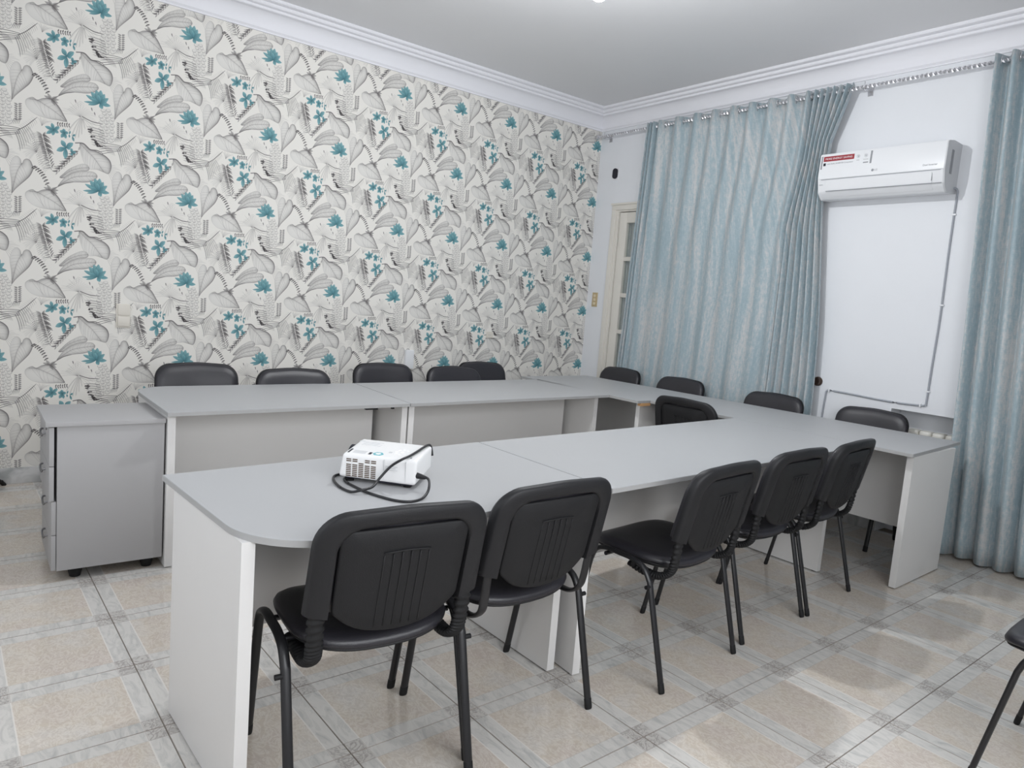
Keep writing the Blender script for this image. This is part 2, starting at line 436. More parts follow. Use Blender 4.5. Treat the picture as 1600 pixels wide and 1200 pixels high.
    # ---- scalloped stack of lobes
    for k in range(11):
        for c in range(2 if k < 2 else 3):
            cx, cy = T((868 + 68 * c + (16 if k % 2 else 0) + (26 if k < 2 else 0), 478 + 41 * k)); rr = 33
            ix, X, Y = window(cx - rr - 6, cy - rr - 6, cx + rr + 6, cy + rr + 6)
            d = np.hypot((X - cx), (Y - cy) * 1.3); dn = np.clip(0.62 + (Y - cy) / rr * 0.5, 0.2, 1)
            blend(ix, np.maximum(np.exp(-((d - rr * .84) / 3.4) ** 2) * .62 * dn, (d < rr * .84) * (.05 + .12 * np.clip((Y - cy) / rr, 0, 1))), INK)
    curve([T((930, 460)), T((945, 700)), T((950, 930))], 1.8, .3)
    for k in range(8):
        for c in range(2):
            cx, cy = T((1098 + 44 * c, 655 + 27 * k)); s = 1 if c else -1
            blade((cx - s * 16, cy + 6), (cx + s * 24, cy - 10), 12, .50); curve([(cx - s * 20, cy + 8), (cx + s * 24, cy - 8)], 2, .55, DARK)
    for k in range(5): curve([T((1075 + 18 * k, 840)), T((1040 + 22 * k, 905))], 4, .55, DARK)
    # ---- dark fern column
    stem = [T(p) for p in ((135, 790), (165, 920), (205, 1060), (255, 1240))]
    st = spl(stem, False, 12)
    for q in range(0, len(st), 2):
        x, y = st[q]; f = q / len(st)
        e = (x - 150 + 40 * f, y + 34); curve(bez((x, y), (x - 80, y - 34), e, 7), 2.2, .34)
        e = (x - 120 + 30 * f, y + 70); curve(bez((x, y), (x - 66, y - 6), e, 7), 1.8, .26)
    for q in range(1, len(st), 2):
        x, y = st[q]; f = q / len(st)
        if f < .62 and q % 3: blade((x + 4, y - 6), (x + 96, y + 34), 9, .66, DARK * 1.1, 7)
        if f < .8: blade((x - 4, y), (x - 74, y - 36), 9, .42, INK, -6)
        if f < .9:
            blade((x + 6, y + 4), (x + 44, y - 52), 7, .58, DARK, 5)
            blade((x - 6, y + 8), (x - 58, y + 26), 7, .50, INK, 5)
        if f > .1:
            for _ in range(5):
                a = (x + rng.normal(0, 30), y + rng.normal(0, 12)); curve([a, (a[0] + rng.normal(0, 22), a[1] + 16 + rng.normal(0, 8))], 3.6, .46)
    for k in range(9):
        t = k / 8
        x, y = 580 - 250 * t, 1015 + 245 * t
        a = T((x, y)); L_ = 96 - 22 * t
        blade(a, (a[0] - L_, a[1] + 16), 10, .70, DARK * 1.05, 7)
        blade((a[0] - 10, a[1] + 10), (a[0] - 30, a[1] + 62), 8, .5, INK, 5)
        if k % 2 == 0: blade((a[0] + 8, a[1] - 12), (a[0] + 34, a[1] - 74), 9, .48, INK, 6)
        if k % 2: blade((a[0] - 18, a[1] - 4), (a[0] - 78, a[1] - 18), 8, .42, INK, 6)
    for k in range(12):
        a = T((330 + 17 * k, 1235 - 20 * k)); curve(bez(a, (a[0] + 34, a[1] - 20), (a[0] + 78, a[1] - 8), 6), 2.6, .50, DARK)
        a = T((20 + 7 * k, 905 + 25 * k)); curve(bez(a, (a[0] + 30, a[1] - 34), (a[0] + 92, a[1] - 40), 6), 2.2, .40)
    for k in range(9):
        a = T((905 + 12 * k, 945 + 5 * k)); curve(bez(a, (a[0] + 40, a[1] + 34), (a[0] + 60, a[1] + 96), 6), 2.4, .36)
        a = T((440 + 18 * k, 470 - 14 * k)); curve(bez(a, (a[0] + 30, a[1] - 6), (a[0] + 70, a[1] + 26), 6), 2.0, .26)
    # ---- broad leaves
    leaf(((600, 908), (660, 925), (715, 985), (790, 1010), (870, 1050), (945, 1098), (1000, 1165), (1015, 1250), (980, 1335), (900, 1305), (820, 1272), (735, 1262), (675, 1205), (635, 1115), (608, 1010)), ((600, 908), (690, 1010), (790, 1120), (910, 1300)), 225, .95, 8, k=24)
    curve(spl([T(p) for p in ((545, 905), (640, 912), (700, 965), (740, 1000), (830, 1015), (900, 1055))], False), 6.0, .72, DARK)
    leaf(((1215, 592), (1290, 566), (1345, 600), (1410, 580), (1485, 578), (1545, 615), (1612, 700), (1662, 790), (1706, 880), (1600, 864), (1480, 842), (1380, 812), (1300, 772), (1240, 715), (1205, 650)), ((1260, 590), (1345, 606), (1430, 660), (1560, 752), (1702, 878)), 235, .80, 7, k=20)
    curve(spl([T(p) for p in ((1545, 612), (1612, 698), (1662, 790), (1712, 890))], False), 4.6, .55)
    leaf(((350, 172), (400, 120), (470, 62), (560, 22), (640, 2), (700, 22), (728, 72), (700, 104), (600, 108), (500, 132), (420, 182)), ((352, 190), (470, 100), (600, 62), (720, 60)), 110, .80, 8, k=18)
    leaf(((330, 282), (400, 190), (480, 142), (560, 116), (650, 108), (740, 108), (800, 130), (832, 176), (815, 215), (760, 246), (680, 256), (600, 250), (520, 246), (430, 252), (368, 274)), ((300, 300), (500, 186), (650, 170), (822, 178)), 110, .85, 10, k=18)
    curve(spl([T(p) for p in ((265, 325), (370, 274), (430, 252), (520, 244))], False), 4.5, .6, DARK)
    leaf(((1165, 226), (1150, 170), (1112, 128), (1072, 140), (1038, 192), (1022, 262), (1028, 340), (1040, 430), (1044, 520), (1046, 604), (1092, 552), (1150, 498), (1210, 446), (1258, 398), (1290, 340), (1302, 288), (1288, 242), (1265, 192), (1225, 168), (1188, 182)), ((1165, 228), (1118, 310), (1084, 420), (1050, 590)), 160, .85, 7, k=24)
    # ---- small dark leaflets
    lp = spl([T(p) for p in ((1300, 275), (1370, 330), (1430, 420), (1475, 530))], False, 6)
    for q in range(0, len(lp) - 1, 2):
        x, y = lp[q]
        blade((x, y), (x + 34, y - 16), 9, .8, DARK); blade((x, y), (x - 22, y + 24), 8, .72, DARK)
    curve(lp, 2, .5)
    for k in range(36):
        u = rnd(); x, y = 680 + 150 * u * u + 60 * rnd(), 710 + 260 * u
        a = T((x, y)); blade(a, (a[0] + 34, a[1] - 16 + 34 * rnd()), 9, .78, DARK)
    for k in range(6):
        a = T((318 + 28 * k, 655 + 3 * k)); blade(a, (a[0] + 12, a[1] - 34 + 8 * (k % 2)), 8, .75, DARK); blade(a, (a[0] + 16, a[1] + 34), 8, .6, DARK)
    c = T((245, 335))
    for a in (200, 238, 322, 352, 28, 62): blade(c, (c[0] + 95 * math.cos(R(a)), c[1] + 80 * math.sin(R(a))), 19, .42); 
    for a in (200, 238, 322, 352, 28, 62): curve([c, (c[0] + 88 * math.cos(R(a)), c[1] + 74 * math.sin(R(a)))], 2, .5)
    for p in ((535, 335), (742, 440), (780, 500)):
        a = T(p); blade(a, (a[0] + 14, a[1] + 46), 7, .65, DARK)
    # ---- teal lotus
    b0 = (850, 385)
    for tip, w in (((648, 362), 17), ((672, 275), 25), ((736, 232), 33), ((700, 402), 17), ((800, 208), 36), ((862, 212), 36), ((912, 262), 30), ((962, 318), 26), ((990, 418), 25), ((884, 458), 27), ((940, 372), 22), ((730, 320), 26), ((820, 270), 30)):
        petal(T(b0), T(tip), w)
    # ---- teal sprays
    def star(c0, tips, w):
        w = w * 0.80
        for tp in tips: petal(T(c0), T(tp), w)
    star((275, 730), ((170, 682), (250, 640), (345, 690), (335, 770), (262, 800), (185, 775)), 27)
    star((405, 770), ((350, 740), (395, 715), (455, 770), (425, 845), (365, 830)), 26)
    star((465, 790), ((480, 745), (470, 835)), 13); star((505, 815), ((525, 885), (545, 795)), 17)
    star((425, 965), ((370, 865), (515, 905), (312, 1000), (418, 1110), (490, 960)), 37)
    star((495, 1030), ((500, 975), (555, 1025), (505, 1072)), 22)
    out = np.ones((H, W, 4), dtype=np.float32)
    out[..., :3] = np.clip(img, 0, 1)[::-1]          # image rows run upward
    im = bpy.data.images.new('leaf_print', W, H, alpha=False)
    im.pixels.foreach_set(out.ravel())
    im.update()
    im.pack()
    return im

def wallpaper_mat():
    m, nt, b = new_mat('botanical_wallpaper')
    N, L = nt.nodes.new, nt.links.new
    tc = N('ShaderNodeTexCoord'); sp = N('ShaderNodeSeparateXYZ'); L(tc.outputs['Object'], sp.inputs[0])
    def mth(op, a, c):
        x = N('ShaderNodeMath'); x.operation = op
        for i, v in enumerate((a, c)):
            if isinstance(v, (int, float)): x.inputs[i].default_value = v
            else: L(v, x.inputs[i])
        return x.outputs[0]
    # flower centre of the repeat sits at y = -4.300, z = 2.399
    u = mth('DIVIDE', mth('ADD', sp.outputs[1], 4.300), 0.5300)
    v = mth('DIVIDE', mth('SUBTRACT', sp.outputs[2], 2.399), 0.5345)
    cb = N('ShaderNodeCombineXYZ'); L(u, cb.inputs[0]); L(v, cb.inputs[1])
    t = N('ShaderNodeTexImage'); t.image = wallpaper_image(); t.extension = 'REPEAT'; t.interpolation = 'Cubic'
    L(cb.outputs[0], t.inputs['Vector'])
    L(t.outputs['Color'], b.inputs['Base Color'])
    b.inputs['Roughness'].default_value = 0.6
    b.inputs['Specular IOR Level'].default_value = 0.25
    n = N('ShaderNodeTexNoise'); n.inputs['Scale'].default_value = 350; L(tc.outputs['Object'], n.inputs['Vector'])
    bp = N('ShaderNodeBump'); bp.inputs['Strength'].default_value = 0.12; bp.inputs['Distance'].default_value = 0.001
    L(n.outputs['Fac'], bp.inputs['Height']); L(bp.outputs['Normal'], b.inputs['Normal'])
    return m

# ------------------------------------------------------------------ object helpers
def tag(o, label=None, cat=None, group=None, kind=None):
    if label: o['label'] = label
    if cat: o['category'] = cat
    if group: o['group'] = group
    if kind: o['kind'] = kind
    return o

def empty(name, loc, rotz=0.0, label=None, cat=None, group=None):
    o = bpy.data.objects.new(name, None)
    o.empty_display_size = 0.1
    COL.objects.link(o)
    o.location = loc; o.rotation_euler = (0, 0, rotz)
    return tag(o, label, cat, group)

def link(name, me, mat=None, parent=None, smooth=False, label=None):
    if mat is not None and not me.materials: me.materials.append(mat)
    o = bpy.data.objects.new(name, me)
    COL.objects.link(o)
    if parent: o.parent = parent
    if smooth:
        me.polygons.foreach_set('use_smooth', [True] * len(me.polygons))
    if label: o['label'] = label
    return o

def from_bm(name, bm, mat=None, parent=None, smooth=False, angle=None, label=None, off=None):
    bmesh.ops.recalc_face_normals(bm, faces=bm.faces)
    if off is not None: bmesh.ops.translate(bm, verts=bm.verts, vec=-Vector(off))
    me = bpy.data.meshes.new(name)
    bm.to_mesh(me); bm.free()
    o = link(name, me, mat, parent, smooth or angle is not None, label)
    if angle is not None: me.set_sharp_from_angle(angle=R(angle))
    return o

def bm_box(bm, lo, hi, bevel=0.0, seg=2):
    lo, hi = Vector(lo), Vector(hi)
    r = bmesh.ops.create_cube(bm, size=1.0)
    vs = r['verts']
    for v in vs:
        v.co = Vector([lo[i] + (v.co[i] + 0.5) * (hi[i] - lo[i]) for i in range(3)])
    if bevel > 0:
        es = list({e for v in vs for e in v.link_edges})
        bmesh.ops.bevel(bm, geom=es, offset=bevel, segments=seg, affect='EDGES', profile=0.7)
    return bm

def box(name, lo, hi, mat, parent=None, bevel=0.0, seg=2, label=None, off=None):
    bm = bmesh.new(); bm_box(bm, lo, hi, bevel, seg)
    return from_bm(name, bm, mat, parent, angle=40 if bevel else None, label=label, off=off)

def boxes(name, lst, mat, parent=None, bevel=0.0, off=None, label=None):
    bm = bmesh.new()
    for lo, hi in lst: bm_box(bm, lo, hi, bevel)
    return from_bm(name, bm, mat, parent, angle=40 if bevel else None, off=off, label=label)

def prism(name, poly, z0, z1, mat, parent=None, bevel=0.0, off=None, edge_mat=None, label=None, axis='Z'):
    # closed polygon extruded between z0 and z1
    bm = bmesh.new()
    lower = [bm.verts.new((p[0], p[1], z0)) for p in poly]
    upper = [bm.verts.new((p[0], p[1], z1)) for p in poly]
    n = len(poly)
    bm.faces.new(lower[::-1]); top = bm.faces.new(upper)
    sides = [bm.faces.new((lower[i], lower[(i + 1) % n], upper[(i + 1) % n], upper[i])) for i in range(n)]
    if edge_mat is not None:
        for f in sides: f.material_index = 1
    if bevel:
        es = [e for e in top.edges]
        bmesh.ops.bevel(bm, geom=es, offset=bevel, segments=2, affect='EDGES')
    if axis == 'Y':      # poly given in (x, z): extrude along y
        for v in bm.verts: v.co = Vector((v.co.x, v.co.z, v.co.y))
    elif axis == 'X':    # poly given in (y, z): extrude along x
        for v in bm.verts: v.co = Vector((v.co.z, v.co.x, v.co.y))
    bmesh.ops.recalc_face_normals(bm, faces=bm.faces)
    if off is not None: bmesh.ops.translate(bm, verts=bm.verts, vec=-Vector(off))
    me = bpy.data.meshes.new(name); bm.to_mesh(me); bm.free()
    me.materials.append(mat)
    if edge_mat is not None: me.materials.append(edge_mat)
    o = link(name, me, None, parent, True, label)
    me.set_sharp_from_angle(angle=R(35))
    return o

def round_poly(pts, radii, n=10):
    out = []
    m = len(pts)
    for i in range(m):
        p = Vector(pts[i]); a = Vector(pts[i - 1]); b = Vector(pts[(i + 1) % m]); r = radii[i]
        if r <= 0: out.append((p.x, p.y)); continue
        da, db = (a - p).normalized(), (b - p).normalized()
        half = math.acos(max(-1, min(1, da.dot(db)))) / 2
        d = r / math.tan(half)
        c = p + (da + db).normalized() * (r / math.sin(half))
        s, e = p + da * d, p + db * d
        a0 = math.atan2(s.y - c.y, s.x - c.x); a1 = math.atan2(e.y - c.y, e.x - c.x)
        while a1 - a0 > PI: a1 -= 2 * PI
        while a1 - a0 < -PI: a1 += 2 * PI
        for k in range(n + 1):
            t = a0 + (a1 - a0) * k / n
            out.append((c.x + r * math.cos(t), c.y + r * math.sin(t)))
    return out

def smooth_path(pts, n=8):
    P = [Vector(p) for p in pts]
    out = []
    for i in range(len(P) - 1):
        p0 = P[max(i - 1, 0)]; p1 = P[i]; p2 = P[i + 1]; p3 = P[min(i + 2, len(P) - 1)]
        for k in range(n):
            t = k / n
            out.append(0.5 * ((2 * p1) + (p2 - p0) * t + (2 * p0 - 5 * p1 + 4 * p2 - p3) * t * t + (3 * p1 - p0 - 3 * p2 + p3) * t ** 3))
    out.append(P[-1])
    return out

def bm_tube(bm, path, ra, rb=None, seg=10, ref=(1, 0, 0), radii=None):
    # sweep an ellipse (ra along ref-ish, rb across) along a path, capped
    P = [Vector(p) for p in path]
    rb = ra if rb is None else rb
    ref = Vector(ref)
    rings = []
    for i, p in enumerate(P):
        t = (P[min(i + 1, len(P) - 1)] - P[max(i - 1, 0)]).normalized()
        x = (ref - t * ref.dot(t))
        if x.length < 1e-4: x = t.orthogonal()
        x.normalize(); y = t.cross(x)
        s = radii[i] if radii else 1.0
        rings.append([bm.verts.new(p + x * (ra * s * math.cos(2 * PI * k / seg)) + y * (rb * s * math.sin(2 * PI * k / seg))) for k in range(seg)])
    for a, b in zip(rings, rings[1:]):
        for k in range(seg):
            bm.faces.new((a[k], a[(k + 1) % seg], b[(k + 1) % seg], b[k]))
    bm.faces.new(rings[0][::-1]); bm.faces.new(rings[-1])
    return bm

def tube(name, path, ra, mat, parent=None, rb=None, seg=10, ref=(1, 0, 0), radii=None, off=None, label=None):
    bm = bmesh.new(); bm_tube(bm, path, ra, rb, seg, ref, radii)
    return from_bm(name, bm, mat, parent, angle=50, off=off, label=label)

def bm_lathe(bm, prof, seg=20, M=Matrix.Identity(4)):
    rings = []
    for r, z in prof:
        rings.append([bm.verts.new(M @ Vector((r * math.cos(2 * PI * k / seg), r * math.sin(2 * PI * k / seg), z))) for k in range(seg)])
    for a, b in zip(rings, rings[1:]):
        for k in range(seg):
            bm.faces.new((a[k], a[(k + 1) % seg], b[(k + 1) % seg], b[k]))
    bm.faces.new(rings[0][::-1]); bm.faces.new(rings[-1])
    return bm

def lathe(name, prof, mat, parent=None, seg=20, M=Matrix.Identity(4), label=None):
    bm = bmesh.new(); bm_lathe(bm, prof, seg, M)
    return from_bm(name, bm, mat, parent, angle=40, label=label)

def text(name, body, size, loc, rot, mat, parent, align='LEFT', extrude=0.0002):
    c = bpy.data.curves.new(name, 'FONT')
    c.body = body; c.size = size; c.align_x = align; c.align_y = 'CENTER'; c.extrude = extrude
    c.materials.append(mat)
    tmp = bpy.data.objects.new(name, c)
    COL.objects.link(tmp)
    me = bpy.data.meshes.new_from_object(tmp)
    bpy.data.objects.remove(tmp)
    me.name = name
    o = link(name, me, None, parent)
    o.location = loc; o.rotation_euler = rot
    return o

def dup(root, loc, rotz, label=None, group=None, name=None):
    r = root.copy(); COL.objects.link(r)
    r.location = loc; r.rotation_euler = (0, 0, rotz)
    if label: r['label'] = label
    if group: r['group'] = group
    for ch in list(root.children):
        c = ch.copy(); COL.objects.link(c); c.parent = r
        for g in list(ch.children):
            d = g.copy(); COL.objects.link(d); d.parent = c
    return r

# ------------------------------------------------------------------ room shell
X0, X1, Y0, Y1, ZC = ROOM
DOOR = (0.275, 1.45, 2.345)          # opening of the glazed door
NICHE = (3.065, 4.40, 0.855, 0.15)    # radiator niche
def room():
    tag(box('ceiling', (X0 - .2, Y0 - .2, ZC), (X1 + .2, Y1 + .4, ZC + .12), CEIL), kind='structure')
    # wallpaper wall
    tag(box('wall_left', (-0.2, Y0 - .2, -0.1), (0, Y1 + .4, ZC), wallpaper_mat()), kind='structure')
    d = NICHE[3]
    wb = boxes('wall_back', [((0, 0, -.1), (DOOR[0], d, ZC)), ((DOOR[0], 0, DOOR[2]), (DOOR[1], d, ZC)),
                             ((DOOR[1], 0, -.1), (NICHE[0], d, ZC)), ((NICHE[0], 0, NICHE[2]), (NICHE[1], d, ZC)),
                             ((NICHE[1], 0, -.1), (X1, d, ZC)), ((0, d, -.1), (DOOR[0], d + .15, ZC)), ((DOOR[0], d, DOOR[2]), (DOOR[1], d + .15, ZC)), ((DOOR[1], d, -.1), (X1, d + .15, ZC))], WALL)
    tag(wb, kind='structure')
    fx0, fx1, fz0, fz1 = 1.70, 3.70, .98, 2.42
    tag(boxes('wall_front', [((0, Y0 - .2, -.1), (fx0, Y0, ZC)), ((fx1, Y0 - .2, -.1), (X1, Y0, ZC)), ((fx0, Y0 - .2, -.1), (fx1, Y0, fz0)), ((fx0, Y0 - .2, fz1), (fx1, Y0, ZC))], WALL2), kind='structure')
    w2 = empty('fill_window', ((fx0 + fx1) / 2, Y0 - .06, fz0)); w2['kind'] = 'structure'  # unseen window, added to let in the soft fill light
    for lo, hi in (((fx0, Y0 - .09, fz0), (fx0 + .06, Y0 - .03, fz1)), ((fx1 - .06, Y0 - .09, fz0), (fx1, Y0 - .03, fz1)), ((fx0 + .06, Y0 - .09, fz0), (fx1 - .06, Y0 - .03, fz0 + .06)),
                   ((fx0 + .06, Y0 - .09, fz1 - .06), (fx1 - .06, Y0 - .03, fz1)), (((fx0 + fx1) / 2 - .03, Y0 - .08, fz0 + .06), ((fx0 + fx1) / 2 + .03, Y0 - .04, fz1 - .06))):
        box('frame_bar', lo, hi, CREAM, w2, off=w2.location)
    wy0, wy1, wz0, wz1 = -5.05, -2.45, 1.05, 2.45
    tag(boxes('wall_right', [((X1, Y0 - .2, -.1), (X1 + .2, wy0, ZC)), ((X1, wy1, -.1), (X1 + .2, Y1 + .4, ZC)),
                             ((X1, wy0, -.1), (X1 + .2, wy1, wz0)), ((X1, wy0, wz1), (X1 + .2, wy1, ZC))], WALL2), kind='structure')
    w = empty('window_1', (X1 + .05, (wy0 + wy1) / 2, wz0)); w['kind'] = 'structure'
    o = w.location
    def fb(lo, hi, nm='frame_bar'): return box(nm, lo, hi, CREAM, w, off=o)
    for lo, hi in (((X1 + .03, wy0, wz0), (X1 + .09, wy0 + .06, wz1)), ((X1 + .03, wy1 - .06, wz0), (X1 + .09, wy1, wz1)),
                   ((X1 + .03, wy0 + .06, wz0), (X1 + .09, wy1 - .06, wz0 + .06)), ((X1 + .03, wy0 + .06, wz1 - .06), (X1 + .09, wy1 - .06, wz1)),
                   ((X1 + .04, (wy0 + wy1) / 2 - .03, wz0 + .06), (X1 + .08, (wy0 + wy1) / 2 + .03, wz1 - .06))):
        fb(lo, hi)
    # floor bed + tiles
    fl = tag(box('floor', (X0 - .2, Y0 - .2, -.14), (X1 + .2, Y1 + .4, -.0025), GROUT), kind='structure')
    a = 0.0257998549
    g = 0.0012
    bm = bmesh.new(); bm_box(bm, (-TS / 2 + g / 2, -TR / 2 + g / 2, -.011), (TS / 2 - g / 2, TR / 2 - g / 2, 0.0), 0)
    top = [f for f in bm.faces if f.normal.z > 0.9]
    bmesh.ops.bevel(bm, geom=[e for f in top for e in f.edges], offset=0.0015, segments=1, affect='EDGES')
    me = bpy.data.meshes.new('tile'); bm.to_mesh(me); bm.free(); me.materials.append(TILE)
    ca, sa = math.cos(a), math.sin(a)
    for i in range(-6, 12):
        for j in range(-5, 14):
            x = 1.80500 + ca * (i + .5) * TS - sa * (j + .5) * TR
            y = -4.52232 + sa * (i + .5) * TS + ca * (j + .5) * TR
            lim_y = 0.2 if NICHE[0] - .1 < x < NICHE[1] + .1 else 0.17
            if -0.17 < x < X1 + .17 and Y0 - .17 < y < lim_y:
                t = bpy.data.objects.new('tile', me); COL.objects.link(t)
                t.location = (x, y, 0); t.rotation_euler = (0, 0, a); t.parent = fl
    # cornice: one moulded ring around the ceiling
    prof = [(0.0, -.190), (.012, -.190), (.012, -.180), (.018, -.172)]
    for k in range(9):
        t = k / 8 * PI / 2
        prof.append((.022 + .070 * (1 - math.cos(t)), -.168 + .098 * math.sin(t)))
    prof += [(.098, -.066), (.098, -.052), (.106, -.050), (.116, -.044), (.122, -.034), (.122, -.026), (.130, -.024), (.146, -.018), (.152, -.008), (.152, 0.0), (0.0, 0.0)]
    bm = bmesh.new()
    loops = []
    for d, z in prof:
        loops.append([bm.verts.new(p) for p in ((X0 + d, Y0 + d, ZC + z), (X1 - d, Y0 + d, ZC + z), (X1 - d, Y1 - d, ZC + z), (X0 + d, Y1 - d, ZC + z))])
    for A, B in zip(loops, loops[1:]):
        for k in range(4):
            bm.faces.new((A[k], A[(k + 1) % 4], B[(k + 1) % 4], B[k]))
    o = from_bm('trim_1', bm, PLASTER, angle=25)
    tag(o, kind='structure')
    # stone baseboards
    tag(box('baseboard_left', (0, Y0, 0), (.014, Y1, .10), STONE, bevel=.003), kind='structure')
    tag(boxes('baseboard_back', [((.014, -.014, 0), (DOOR[0] - .09, 0, .10)), ((DOOR[1] + .09, -.014, 0), (NICHE[0], 0, .10)), ((NICHE[1], -.014, 0), (X1, 0, .10))], STONE, bevel=.003), kind='structure')
room()

def glazed_door():
    x0, x1, zt = DOOR
    r = empty('door_1', ((x0 + x1) / 2, 0, 0)); r['kind'] = 'structure'
    o = r.location
    # moulded casing on the wall
    boxes('door_casing', [((x0 - .02, -.022, 0), (x0 + .035, 0, zt + .02)), ((x1 - .035, -.022, 0), (x1 + .02, 0, zt + .02)),
                          ((x0 - .0215, -.0235, zt - .035), (x1 + .0215, -.0005, zt + .0215)), ((x0 - .03, -.034, zt + .012), (x1 + .03, -.001, zt + .030))], CREAM, r, bevel=.004, off=o)
    boxes('door_lining', [((x0, -.008, 0), (x0 + .065, .12, zt)), ((x1 - .065, -.008, 0), (x1, .12, zt)), ((x0 + .065, -.008, zt - .05), (x1 - .065, .12, zt))], CREAM, r, off=o)
    # leaf: stiles, rails, muntins, panes
    L0, L1 = x0 + .072, x1 - .072
    ymid = (L0 + L1) / 2
    stiles = [((L0, .004, .01), (L0 + .095, .044, zt - .057)), ((ymid - .09, .004, .01), (ymid + .09, .044, zt - .057)), ((L1 - .095, .004, .01), (L1, .044, zt - .057))]
    boxes('stile', stiles, CREAM, r, bevel=.004, off=o)
    boxes('rail', [((L0 + .095, .006, zt - .155), (L1 - .095, .042, zt - .057)), ((L0 + .095, .006, .01), (L1 - .095, .042, .82))], CREAM, r, bevel=.003, off=o)
    zs = [.82, 1.163, 1.510, 1.853, zt - .155]
    for a, b in ((L0 + .095, ymid - .09), (ymid + .09, L1 - .095)):
        for k in range(4):
            box('pane', (a - .004, .026, zs[k]), (b + .004, .030, zs[k + 1]), GLASS, r, off=o)
            if k: box('muntin', (a, .006, zs[k] - .019), (b, .042, zs[k] + .019), CREAM, r, bevel=.004, off=o)
    bm = bmesh.new()
    n = 90
    vs = []
    for k in range(n + 1):
        x = x0 + .08 + (x1 - x0 - .16) * k / n
        y = .075 + .010 * math.sin(k * 1.1)
        vs.append((bm.verts.new((x, y, .6)), bm.verts.new((x, y, zt - .06))))
    for p, q in zip(vs, vs[1:]): bm.faces.new((p[0], q[0], q[1], p[1]))
    from_bm('net_curtain', bm, SHEER, r, smooth=True, off=o)
    for z in (2.02, 1.24):
        tube('hinge', [(x0 + .070, -.010, z - .045), (x0 + .070, -.010, z + .045)], .006, CREAM, r, off=o)
glazed_door()

# ------------------------------------------------------------------ tables
HT, TT = 0.747, 0.018
def table(label, top, radii, legs, modesty, loc, chip=False, brackets=()):
    t = empty('conference_table', (*loc, 0), 0, label, 'table', 'grey conference tables in a U')
    o = t.location
    prism('tabletop', round_poly(top, radii, 14), HT - TT, HT, TOPGREY, t, bevel=.0015, off=o, edge_mat=EDGEGREY)
    for (ax, ay), (bx, by), th in legs:
        d = Vector((bx - ax, by - ay)).normalized(); n = Vector((-d.y, d.x)) * th
        poly = [(ax, ay), (bx, by), (bx + n.x, by + n.y), (ax + n.x, ay + n.y)]
        lg = prism('leg_panel', poly, .006, HT - TT, PANELWHITE, t, bevel=0, off=o)
        for s in (.05, .95):
            px, py = ax + (bx - ax) * s + n.x / 2, ay + (by - ay) * s + n.y / 2
            gl = lathe('glide', [(.012, 0), (.014, .003), (.012, .0065)], RUBBER, lg, 12, Matrix.Translation((px - o.x, py - o.y, 0)))
    (ax, ay), (bx, by), z0 = modesty
    d = Vector((bx - ax, by - ay)).normalized(); n = Vector((-d.y, d.x)) * .018
    prism('modesty_panel', [(ax, ay), (bx, by), (bx + n.x, by + n.y), (ax + n.x, ay + n.y)], z0, HT - TT - .0005, PANELWHITE, t, off=o)
    for lo, hi, mt in brackets:
        box('fixing_bracket', lo, hi, mt, t, off=o)
    return t
# front row, nearest the camera
table('grey topped table in the front row with rounded corner, projector standing on it',
      [(2.918, -4.484), (3.690, -4.430), (3.574, -3.192), (2.777, -3.203)], [0, .23, 0, 0],
      [((2.993, -4.466), (3.556, -4.437), .034), ((3.398, -3.252), (2.835, -3.262), -.034)],
      ((3.150, -4.420), (3.075, -3.262), .30), (3.22, -3.84))
table('long grey table in the front row, three chairs along its near side',
      [(2.780, -3.199), (3.580, -3.188), (3.455, -1.0890), (2.608, -1.1010)], [0, 0, 0, 0],
      [((2.86, -3.150), (3.466, -3.186), .034), ((3.320, -1.203), (2.72, -1.215), -.034)],
      ((3.16, -3.135), (3.03, -1.24), .30), (3.1, -2.16))
# back row along the wallpaper wall
table('grey topped table by the wallpaper with rounded outer corner, beside the drawer cabinet',
      [(1.020, -4.250), (1.843, -4.243), (1.770, -2.968), (0.932, -2.922)], [.20, 0, 0, 0],
      [((1.12, -4.234), (1.785, -4.230), .034), ((1.742, -3.002), (1.05, -2.985), -.034)],
      ((1.475, -4.196), (1.440, -3.03), .30), (1.39, -3.6),
      brackets=[((1.74, -3.235, .717), (1.765, -3.165, .729), RUBBER), ((1.76, -3.085, .719), (1.775, -3.07, .729), RUBBER)])
table('long grey table by the wallpaper, butting against the head table, white panel below',
      [(0.934, -2.918), (1.770, -2.964), (1.632, -1.240), (0.770, -1.205)], [0, 0, 0, 0],
      [((1.05, -2.935), (1.742, -2.957), .034), ((1.580, -1.330), (0.90, -1.300), -.034)],
      ((1.43, -2.91), (1.290, -1.36), .30), (1.28, -2.08))
# head tables along the curtain wall
table('grey head table section in the far corner of the room under two chair backs',
      [(0.587, -1.234), (1.909, -1.236), (1.890, -0.345), (0.520, -0.415)], [0, 0, 0, 0],
      [((0.64, -0.66), (0.66, -1.15), .034), ((1.875, -1.17), (1.86, -0.42), .034)],
      ((0.70, -0.82), (1.84, -0.80), .28), (1.23, -0.80),
      brackets=[((1.878, -1.20, .709), (1.9085, -1.10, .7285), CHIP)])
table('grey head table section nearest the air conditioner, free end beside the curtain',
      [(1.914, -1.110), (3.682, -1.085), (3.598, -0.258), (1.894, -0.342)], [0, 0, 0, 0],
      [((3.665, -1.030), (3.640, -0.43), .034), ((1.975, -0.45), (1.985, -1.03), .034)],
      ((2.02, -0.785), (3.605, -0.738), .262), (2.79, -0.70))

